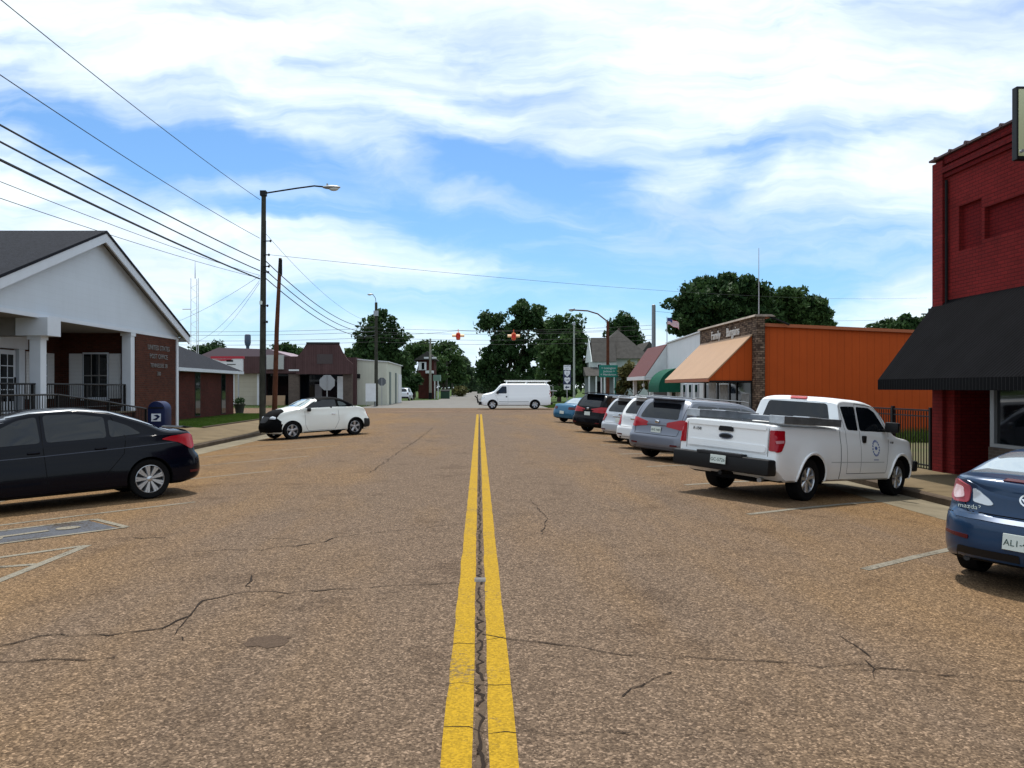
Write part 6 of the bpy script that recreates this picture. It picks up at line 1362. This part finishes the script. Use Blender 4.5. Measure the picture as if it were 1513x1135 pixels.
def signs():
    x, y, r = -8.72, 46.2, .47; z = 1.75+(573-565.5)/F*y
    t = empty('stop_sign', label='grey back of a stop sign on a post behind the white convertible', cat='traffic sign')
    al = nmat('sign back aluminium', (.33, .35, .37), .5, .4)
    MB().prism([(x+a, z+b) for a, b in octagon(r)], 'y', y-.01, y).build('plate', al, t); MB().prism([(x+a, z+b) for a, b in octagon(r)], 'y', y+.002, y+.006).build('face', M_RED if False else nmat('stop red', (.4, .01, .02), .4), t)
    text('STOP', .34, M_WHITE, (x, y+.010, z), (R(90), 0, R(180)), 'lettering', t, .002); MB().box(x-.03, x+.03, y-.05, y-.012, -.2, z+.4).build('post', M_GALV, t)
    x, y, r = -9.35, 77.4, .42; z = 1.75+(573-564)/F*y
    t = empty('stop_sign', label='dark back of a stop sign tucked beside the far left lamp pole', cat='traffic sign')
    MB().prism([(x+a, z+b) for a, b in octagon(r)], 'y', y-.01, y).build('plate', nmat('dark sign back', (.12, .13, .14), .5, .4), t); MB().prism([(x+a, z+b) for a, b in octagon(r)], 'y', y+.002, y+.006).build('face', nmat('stop red', (.4, .01, .02), .4), t); MB().box(x-.03, x+.03, y-.05, y-.012, -.1, z+.3).build('post', M_GALV, t)
    # green destination sign
    Y = 60.; s = F/Y; X = lambda px: (px-VX)/s; Z = lambda py: CAMH+(VY-py)/s
    t = empty('direction_sign', label='green direction sign with white place names on a thin post before the grey-roofed house', cat='traffic sign'); gr = nmat('sign green', (.0, .16, .115), .4)
    MB().box(X(885), X(913), Y, Y+.02, Z(557.5), Z(539.5)).build('panel', gr, t, bevel=.004)
    for px in (888.5, 909): MB().box(X(px)-.04, X(px)+.04, Y+.025, Y+.08, -.1, Z(541)).build('post', M_WHITE if px < 900 else gr, t)
    for s_, px, py in (('< Lexington', 899, 544), ('Jackson >', 900, 548.8), ('< Henderson', 899, 553.6)): text(s_, .22, M_WHITE, (X(px), Y-.004, Z(py)), (R(90), 0, 0), 'lettering', t, .002)
    # route markers
    Y = 68.; s = F/Y
    t = empty('route_marker', label='stack of route marker signs with white shield and arrow at the far right corner', cat='traffic sign'); bl = nmat('marker blue black', (.02, .03, .07), .5); cx = X(838)
    cx = (838-VX)/s; Z = lambda py: CAMH+(VY-py)/s
    MB().box(cx-.035, cx+.035, Y+.03, Y+.08, -.1, Z(540)).build('post', M_GALV, t)
    wh = nmat('marker white', (.62, .66, .70), .5)
    p = MB().box(cx-.30, cx+.30, Y, Y+.02, Z(547), Z(539.5)).build('banner', wh, t); text('NORTH', .17, bl, (cx, Y-.004, Z(541.3)), (R(90), 0, 0), 'lettering', p, .001); text('JCT', .17, bl, (cx, Y-.004, Z(545.2)), (R(90), 0, 0), 'lettering', p, .001)
    p = MB().box(cx-.33, cx+.33, Y, Y+.02, Z(568), Z(547.3)).build('shield_plate', bl, t)
    for zz in (Z(552), Z(562)):
        MB().prism([(cx+a, zz+b) for a, b in ((-.25, .2), (-.12, .25), (0, .2), (.12, .25), (.25, .2), (.22, -.05), (0, -.28), (-.22, -.05))], 'y', Y-.006, Y-.002).build('shield', wh, p); text('22' if zz > Z(557) else '100', .22, bl, (cx, Y-.011, zz), (R(90), 0, 0), 'lettering', p, .001)
    p = MB().box(cx-.28, cx+.28, Y, Y+.02, Z(576), Z(568.3)).build('arrow_plate', wh, t); MB().prism([(cx+a, Z(572.3)+b) for a, b in ((-.2, 0), (-.02, .14), (-.02, .05), (.18, .05), (.18, -.05), (-.02, -.05), (-.02, -.14))], 'y', Y-.006, Y-.002).build('arrow', bl, p)
    # flashing beacons hung over the junction
    Y = 62.; s = F/Y; orr = nmat('beacon orange', (.62, .10, .02), .4)
    for px, py, lab in ((677, 497, 'orange flashing beacon hanging over the junction against the sky, left of the two'), (759, 497.5, 'orange flashing beacon hanging before the big dark trees, right of the two')):
        x, z = (px-VX)/s, CAMH+(VY-py)/s
        t = empty('traffic_beacon', label=lab, cat='traffic beacon', group='beacons over the junction')
        MB().box(x-.17, x+.17, Y-.17, Y+.17, z-.20, z+.20).build('housing', orr, t, bevel=.03)
        MB().tube([(x, Y, z+.2), (x, Y, z+.55)], .03, 6).ellipsoid((x, Y, z+.24), (.16, .16, .06), 10, 5).ellipsoid((x, Y, z-.22), (.16, .16, .08), 10, 5).build('hanger', orr, t)
        MB().lathe([(0, .19), (.11, .185), (.14, .17), (0, .165)], 16, Matrix.Translation((x, Y, z)) @ Matrix.Rotation(R(90), 4, 'X')).build('red_lens', nmat('beacon red', (.40, .01, .01), .3, emit=(1, .05, .03, .15)), t)
        for k, (dx, dy) in enumerate(((1, 0), (-1, 0), (0, -1), (0, 1))):
            M = Matrix.Translation((x+dx*.17, Y+dy*.17, z)) @ Matrix.Rotation(math.atan2(dy, dx), 4, 'Z') @ Matrix.Rotation(R(90), 4, 'Y')
            pr = [(.155*math.cos(R(a)), .155*math.sin(R(a))) for a in range(70, 291, 20)]
            n = len(pr); vs = [M @ Vector((a, b, 0)) for a, b in pr]+[M @ Vector((a, b, .30)) for a, b in pr]; fs = [(i, i+1, n+i+1, n+i) for i in range(n-1)]
            MB().add(vs, fs).build('visor', orr if dy else nmat('pale visor', (.82, .55, .30), .5), t)
    wire((-9.85, 77, 6.9), (-1.61, 62, 6.15), .15, .012, 'cable carrying the left beacon from the far lamp pole', 'cables holding the beacons'); wire((-1.61, 62, 6.15), (2.66, 62, 6.1), .05, .012, 'short cable between the two beacons', 'cables holding the beacons'); wire((2.66, 62, 6.1), (11.5, 72, 6.9), .1, .012, 'cable carrying the right beacon from the curved lamp pole', 'cables holding the beacons')
signs()
def small():
    # blue mailbox
    t = empty('mailbox', (-10.95, 27.6, SW(-10.95, 27.6)), label='dark blue round-topped mailbox in front of the lettered brick wall', cat='mailbox'); bl = nmat('mailbox blue', (.006, .012, .055), .5, spec=.2)
    pr = [(-.29, .18), (.29, .18), (.29, 1.02)]+[(.29*math.cos(R(a)), 1.02+.28*math.sin(R(a))) for a in range(15, 180, 15)]+[(-.29, 1.02)]
    MB().prism(pr, 'y', -.30, .30).build('body', bl, t, bevel=.015, smooth=True)
    for sx in (-1, 1):
        for sy in (-1, 1): MB().box(sx*.24-.03, sx*.24+.03, sy*.25-.03, sy*.25+.03, 0, .2).build('leg', bl, t)
    MB().box(-.16, .16, -.31, -.303, .62, .88).build('decal', nmat('white decal', (.6, .66, .75), .4), t); MB().prism([(-.13, .66), (.02, .66), (.14, .78), (.05, .85), (-.08, .82), (.04, .76)], 'y', -.318, -.312).build('decal_mark', bl, t)
    MB().box(-.25, .25, -.33, -.301, 1.06, 1.10).build('pull_handle', M_BLACKM, t)
    # planter
    q = empty('planter', (-15.95, 53.6, 0), label='dark stone planter urn with bushy plant at the far end of the lawn', cat='planter')
    MB().lathe([(0, 0), (.28, 0), (.25, .08), (.33, .55), (.42, .66), (.36, .68), (0, .62)], 20).build('pot', nmat('dark stone', (.05, .05, .045), .8, var=.3), q, smooth=True)
    leafball('plant', (0, 0, .85), (.38, .38, .28), 260, .10, L_DARK, q, 5)
    # dumpster
    Y = 128.; s = F/Y; X = lambda px: (px-VX)/s; g = nmat('bin green', (.01, .05, .025), .6)
    d = empty('dumpster', (0, 0, 0), label='dark green rubbish container beside the far street', cat='dumpster'); MB().prism([(Y, 0), (Y+1.8, 0), (Y+1.8, 1.4), (Y, 1.15)], 'x', X(651), X(664)).build('container', g, d, bevel=.03); MB().prism([(Y-.05, 1.16), (Y+1.85, 1.42), (Y+1.85, 1.48), (Y-.05, 1.22)], 'x', X(651)-.05, X(664)+.05).build('lid', M_DARK, d)
    # motorcycle
    Y = 99.; x = (586-VX)/F*Y; m = empty('motorcycle', (x, Y, 0), R(60), 'dark motorcycle standing at the end of the cream building', 'motorcycle')
    for a in (-.68, .68):
        M = Matrix.Translation((a, 0, .31)) @ Matrix.Rotation(R(90), 4, 'X')
        w = MB().lathe([(.22, -.05), (.31, -.05), (.32, 0), (.31, .05), (.22, .05)], 20, M, closed=True).build('wheel', M_TYRE, m); MB().lathe([(0, -.02), (.23, -.02), (.23, .02), (0, .02)], 12, M).build('rim', M_GALV, w)
    MB().tube([(-.68, 0, .32), (-.1, 0, .45), (.35, 0, .75), (.68, 0, .32)], .045, 6).build('frame', M_DARK, m); MB().ellipsoid((.15, 0, .8), (.3, .14, .13), 12, 8).build('fuel_tank', nmat('tank black', (.02, .02, .03), .2, coat=1), m); MB().ellipsoid((-.35, 0, .76), (.36, .13, .07), 12, 6).build('seat', M_DARK, m)
    MB().ellipsoid((0, 0, .45), (.25, .16, .18), 10, 6).build('engine', M_GALV, m); MB().tube([(.35, -.35, 1.08), (.48, 0, 1.0), (.35, .35, 1.08)], .02, 6).tube([(.48, 0, 1.0), (.4, 0, .8)], .03, 6).build('handlebar', M_BLACKM, m)
    # flag
    Y = 60.; s = F/Y; X = lambda px: (px-VX)/s; Z = lambda py: CAMH+(VY-py)/s
    fl = empty('flagpole', label='thin flagpole with a small red, white and blue striped flag above the white store', cat='flagpole'); MB().tube([(X(985.5), Y, 0), (X(985.5), Y, Z(468))], .03, 6).build('pole', M_GALV, fl)
    W_, H_, nx, ny = .95, .50, 24, 13; v = []; grid = {}
    def pt(i, j): u = i/nx; return (X(986)+W_*u*.92, Y+.12*math.sin(u*7)*u-.05, Z(470)-H_*j/ny-.28*u*u-.12*u+.05*math.sin(u*9))
    red = nmat('flag red', (.40, .02, .04), .7); whi = nmat('flag white', (.7, .7, .72), .7); blu = nmat('flag blue', (.02, .03, .14), .7)
    cl = None
    for nm, mt, test in (('cloth_red', red, lambda i, j: j % 2 == 0), ('cloth_white', whi, lambda i, j: j % 2 == 1), ('cloth_canton', blu, None)):
        vs = []; fs = []
        for i in range(nx):
            for j in range(ny):
                can = i < nx*.4 and j < 7
                if (test is None) != can: continue
                if test is not None and not test(i, j): continue
                b = len(vs); vs += [pt(i, j), pt(i+1, j), pt(i+1, j+1), pt(i, j+1)]; fs.append((b, b+1, b+2, b+3))
        o = MB().add(vs, fs).build('flag' if cl is None else nm, mt, cl or fl); cl = cl or o
# ================================================================== trees and plants
L_DARK = leafmat('dark leaves', (.008, .027, .010), (.046, .088, .026))
L_MID = leafmat('mid green leaves', (.014, .040, .013), (.074, .128, .038))
L_YEL = leafmat('olive flowering leaves', (.022, .034, .010), (.14, .13, .045))
L_FAR = leafmat('far leaves', (.020, .042, .020), (.060, .095, .042))
M_BARK = nmat('bark', (.055, .042, .032), .9, var=.4, vscale=4, bump=.6, bscale=15)
def leafmesh(name, C_, size, mat, parent, rs, flat=.0, loc=(0, 0, 0)):
    """many small bent leaf sprays, one quad folded at each point of C_ (n,3)"""
    n = len(C_); s = size*np.clip(np.exp(rs.normal(-.12, .42, n)), .35, 2.2)
    nrm = rs.normal(size=(n, 3)); nrm[:, 2] = np.abs(nrm[:, 2])+flat; nrm /= np.linalg.norm(nrm, axis=1)[:, None]
    t = rs.normal(size=(n, 3)); u = np.cross(nrm, t); u /= np.linalg.norm(u, axis=1)[:, None]; v = np.cross(nrm, u)
    a = C_-u*s[:, None]*.62; b = C_+v*s[:, None]*.36-nrm*s[:, None]*.1; c = C_+u*s[:, None]*.62; d = C_-v*s[:, None]*.36-nrm*s[:, None]*.1
    V = np.stack([a, b, c, d], 1).reshape(-1, 3).astype(np.float32)
    me = bpy.data.meshes.new(name); me.vertices.add(4*n); me.vertices.foreach_set('co', V.ravel()); idx = np.arange(4*n, dtype=np.int32)
    me.loops.add(4*n); me.loops.foreach_set('vertex_index', idx); me.polygons.add(n); me.polygons.foreach_set('loop_start', np.arange(0, 4*n, 4, dtype=np.int32)); me.update(calc_edges=True)
    me.materials.append(mat); o = bpy.data.objects.new(name, me); COL.objects.link(o); o.location = loc
    if parent: o.parent = parent
    return o
def leafball(name, c, r, n, size, mat, parent, seed):
    rs = np.random.RandomState(seed); d = rs.normal(size=(n, 3)); d /= np.linalg.norm(d, axis=1)[:, None]; q = np.array(c)+d*np.array(r)*rs.uniform(.3, 1.05, n)[:, None]
    return leafmesh(name, q, size, mat, parent, rs)
def tree(label, Y, lobes, base_px, mat, seed, n=9000, size=.42, name='tree', cat='tree', group=None, depth=1., trunk=True, clump=1.5, th=.32, dens=1.):
    """lobes: (px, py, half width px, half height px) outline lobes of the crown at distance Y, turned into 3D clumps"""
    rs = np.random.RandomState(seed); k = Y/F; x0 = (base_px-VX)*k; t = empty(name, (x0, Y, 0), label=label, cat=cat, group=group)
    pts = []; tot = sum(l[2]*l[3] for l in lobes); limbs = []
    for (px, py, hw, hh) in lobes:
        c = np.array([(px-VX)*k-x0, rs.uniform(-.25, .25)*hw*k, CAMH+(VY-py)*k]); r = np.array([hw*k, hw*k*depth, hh*k]); nb = max(4, int(7*(hw*hh*k*k)**.5/clump*1.8))
        limbs.append(c); share = int(n*hw*hh/tot)
        for b in range(nb):
            d = rs.normal(size=3); d /= np.linalg.norm(d); bc = c+d*r*rs.uniform(.35, .92); br = clump*rs.uniform(.45, 1.0)*np.array([1, 1, .72])
            m = max(20, share//nb); dd = rs.normal(size=(m, 3)); dd /= np.linalg.norm(dd, axis=1)[:, None]
            pts.append(bc+dd*br*(rs.uniform(.35, 1.08, m)**.6*np.where(rs.uniform(size=m) < .08, rs.uniform(1., 1.45, m), 1.))[:, None])
    leafmesh('crown', np.concatenate(pts), size, mat, t, rs)
    if trunk:
        lo = min(c[2] for c in limbs); zb = max(1.2, lo*.45); m = MB(); m.tube([(0, 0, -.2), (rs.uniform(-.1, .1), 0, zb*.6), (0, 0, zb)], [th, th*.75, th*.65], 9)
        for c in limbs[:9]:
            mid = (c*.5+np.array([0, 0, zb])*.5)+rs.uniform(-.3, .3, 3); m.tube([(0, 0, zb*.9), tuple(mid), tuple(c)], [th*.5, th*.3, th*.12], 6)
        m.build('trunk', M_BARK, t, smooth=True)
    return t
tree('rounded dark green tree behind the far left lamp pole', 112, [(562, 480, 26, 20), (545, 500, 24, 22), (585, 505, 20, 30), (560, 520, 40, 30), (540, 530, 26, 30), (590, 540, 22, 28), (565, 550, 34, 26)], 566, L_DARK, 1, 15000, .40, clump=1.3)
tree('low bushy tree between the brown store and the rounded dark tree', 118, [(520, 530, 18, 14), (508, 535, 14, 14), (545, 545, 20, 18)], 520, L_MID, 2, 5000, .40)
tree('small pale-topped tree behind the distant red brick house', 150, [(612, 520, 14, 16), (600, 540, 16, 24), (625, 520, 14, 18), (645, 545, 14, 20)], 612, L_MID, 3, 7000, .45, clump=1.4)
tree('broad leafy tree on the left of the far street', 165, [(650, 520, 18, 16), (668, 522, 16, 18), (660, 545, 26, 24), (640, 550, 18, 20), (680, 550, 14, 22)], 655, L_MID, 4, 10000, .48, clump=1.7)
for i, (px, top, Y) in enumerate(((683, 528, 205), (692, 545, 270), (698, 556, 360), (725, 553, 330), (722, 545, 240))):
    tree(('tree closing the far street, left side' if px < 705 else 'tree closing the far street, right side')+', number of the row nearest' if False else ['tall tree in the far left row where the street narrows', 'next tree along the far left row, lower and farther', 'farthest small tree at the left end of the street', 'farthest small tree at the right end of the street', 'dark tree at the right of the narrowing far street'][i], Y, [(px, (top+578)/2-6, 13, (578-top)/2*.8), (px-8, (top+578)/2+6, 12, 18), (px+6, (top+578)/2+4, 10, 18), (px, top+8, 8, 8)], px, L_FAR, 20+i, 5000, .6, group='trees closing the far street', clump=2.)
tree('large spreading tree with gaps in its crown behind the white van', 122, [(728, 472, 20, 12), (722, 482, 16, 10), (770, 462, 22, 14), (788, 468, 16, 16), (765, 482, 26, 14), (748, 500, 22, 18), (735, 525, 28, 26), (775, 520, 34, 26), (722, 550, 20, 24), (770, 555, 40, 20)], 745, L_DARK, 6, 17000, .42, clump=1.25, dens=1.)
tree('thin upper tree with airy twigs just right of the large spreading tree', 128, [(795, 460, 12, 12), (800, 478, 14, 18), (806, 500, 18, 22), (768, 449, 8, 6)], 798, L_MID, 7, 3600, .40, clump=.9)
tree('bushy green tree left of the slender pale metal pole', 104, [(822, 480, 16, 14), (845, 482, 16, 16), (835, 500, 30, 20), (820, 520, 32, 26), (852, 520, 22, 30), (830, 550, 40, 22), (862, 540, 14, 26)], 826, L_MID, 8, 17000, .38, clump=1.2)
tree('rounded dark tree behind the old grey-roofed house', 128, [(918, 478, 14, 14), (930, 490, 14, 16), (908, 490, 12, 12), (936, 505, 12, 14), (905, 505, 16, 12)], 920, L_DARK, 9, 6000, .42)
tree('very large oak-like tree behind the orange and white stores', 70, [(1062, 420, 34, 22), (1030, 430, 26, 22), (1010, 452, 22, 18), (1100, 430, 28, 22), (1065, 455, 50, 30), (1030, 475, 36, 22), (1110, 460, 26, 30), (1005, 482, 20, 14), (1085, 480, 44, 22), (1125, 440, 14, 18)], 1065, L_DARK, 10, 26000, .30, clump=.85, th=.4)
tree('second large tree, lower, directly behind the orange wall', 76, [(1165, 440, 26, 18), (1195, 455, 28, 20), (1150, 460, 22, 26), (1180, 475, 44, 20), (1218, 470, 14, 22), (1140, 480, 20, 16)], 1175, L_MID, 11, 17000, .30, clump=.85)
tree('pointed-top tree above the right end of the orange wall', 105, [(1340, 476, 14, 12), (1330, 484, 16, 9), (1352, 484, 14, 10)], 1340, L_DARK, 12, 4000, .34, clump=.9)
tree('low rounded tree left of the pointed one above the orange wall', 108, [(1312, 480, 12, 7), (1300, 486, 16, 6), (1320, 488, 18, 6)], 1312, L_DARK, 13, 3000, .34, clump=.8)
tree('tree partly hidden behind the red brick store', 104, [(1372, 478, 16, 12), (1385, 484, 16, 12)], 1375, L_MID, 14, 3000, .34, clump=.9)
tree('olive flowering shrub tree at the corner by the maroon awning', 60, [(935, 545, 14, 12), (950, 540, 12, 10), (925, 555, 12, 12), (940, 565, 20, 16), (918, 572, 10, 12), (958, 560, 12, 16)], 940, L_YEL, 15, 6500, .20, cat='tree', clump=.45, th=.09)
tree('low hedge-like bush in the yard beyond the white van', 98, [(815, 578, 16, 8), (838, 580, 14, 6)], 826, L_DARK, 16, 2500, .3, name='bush', cat='bush', trunk=False, clump=.6)
tree('dark tree at left behind the low brick hip roof', 135, [(300, 522, 14, 10), (318, 518, 16, 10), (285, 528, 18, 9)], 305, L_DARK, 17, 4000, .42)
tree('tree showing above the brown store canopy, right of the brown pole', 128, [(415, 520, 14, 9), (432, 522, 14, 9), (400, 526, 14, 8)], 418, L_DARK, 18, 3500, .42)
tree('leafy tree between the street lamp and the mauve roof', 140, [(440, 524, 10, 8), (455, 525, 12, 8), (330, 524, 10, 8)][:2], 446, L_MID, 19, 2000, .42)
tree('small dark shrub against the distant red brick house', 124, [(612, 565, 14, 14), (605, 572, 12, 10)], 610, L_DARK, 24, 2500, .35, name='bush', cat='bush', clump=.9)
tree('brownish low shrub beside the far street poles', 160, [(680, 578, 9, 6)], 680, L_YEL, 25, 900, .4, name='bush', cat='bush', trunk=False)
# distant woods
def woods():
    rs = np.random.RandomState(99); pts = []
    for x in np.arange(-260, 330, 7.):
        if -9 < x < 9: Y = 430
        else: Y = 300+rs.uniform(-20, 40)
        h = rs.uniform(7, 12) if x < 60 else rs.uniform(9, 15)
        if -60 < x < -20: h *= .8
        c = np.array([x, Y, h*.55]); d = rs.normal(size=(330, 3)); d /= np.linalg.norm(d, axis=1)[:, None]; pts.append(c+d*np.array([5.5, 5.5, h*.5])*rs.uniform(.5, 1.1, 330)[:, None])
    o = leafmesh('distant_woods', np.concatenate(pts), 1.5, L_FAR, None, rs); tag(o, 'distant belt of woods along the horizon behind the town', 'woods', kind='stuff')
woods()
small()
# grass blades on the lawn, weeds in the side lot and verges
def blades(name, label, area, n, h, mat, seed, zf):
    rs = np.random.RandomState(seed); x = rs.uniform(area[0], area[1], n); y = rs.uniform(area[2], area[3], n); z = np.array([zf(a, b) for a, b in zip(x, y)])
    hh = h*rs.uniform(.5, 1.3, n); w = .012+.02*hh; an = rs.uniform(0, 6.28, n); lx, ly = rs.normal(size=n)*hh*.35, rs.normal(size=n)*hh*.35
    a = np.stack([x-np.cos(an)*w, y-np.sin(an)*w, z-.02], 1); b = np.stack([x+np.cos(an)*w, y+np.sin(an)*w, z-.02], 1); c = np.stack([x+lx, y+ly, z+hh], 1)
    V = np.stack([a, b, c], 1).reshape(-1, 3).astype(np.float32); me = bpy.data.meshes.new(name); me.vertices.add(3*n); me.vertices.foreach_set('co', V.ravel()); me.loops.add(3*n); me.loops.foreach_set('vertex_index', np.arange(3*n, dtype=np.int32))
    me.polygons.add(n); me.polygons.foreach_set('loop_start', np.arange(0, 3*n, 3, dtype=np.int32)); me.update(calc_edges=True); me.materials.append(mat); o = bpy.data.objects.new(name, me); COL.objects.link(o); tag(o, label, 'grass', kind='stuff')
blades('grass', 'short green grass of the lawn before the low brick building', (-16, -11.9, 34.4, 53), 45000, .09, M_SHRUB, 1, lambda x, y: .0)
blades('weeds', 'tall green weeds growing behind the iron fence', (11.6, 20, 29.5, 32), 6000, .42, M_SHRUB, 2, lambda x, y: -.28)
blades('grass', 'grass of the yard beyond the junction at right', (6.2, 20, 69.8, 84), 40000, .16, M_SHRUB, 3, lambda x, y: -.05)
blades('grass', 'grass strip at the foot of the cream and brown stores', (-24, -10.5, 71, 79), 12000, .12, M_SHRUB, 4, lambda x, y: -.03)
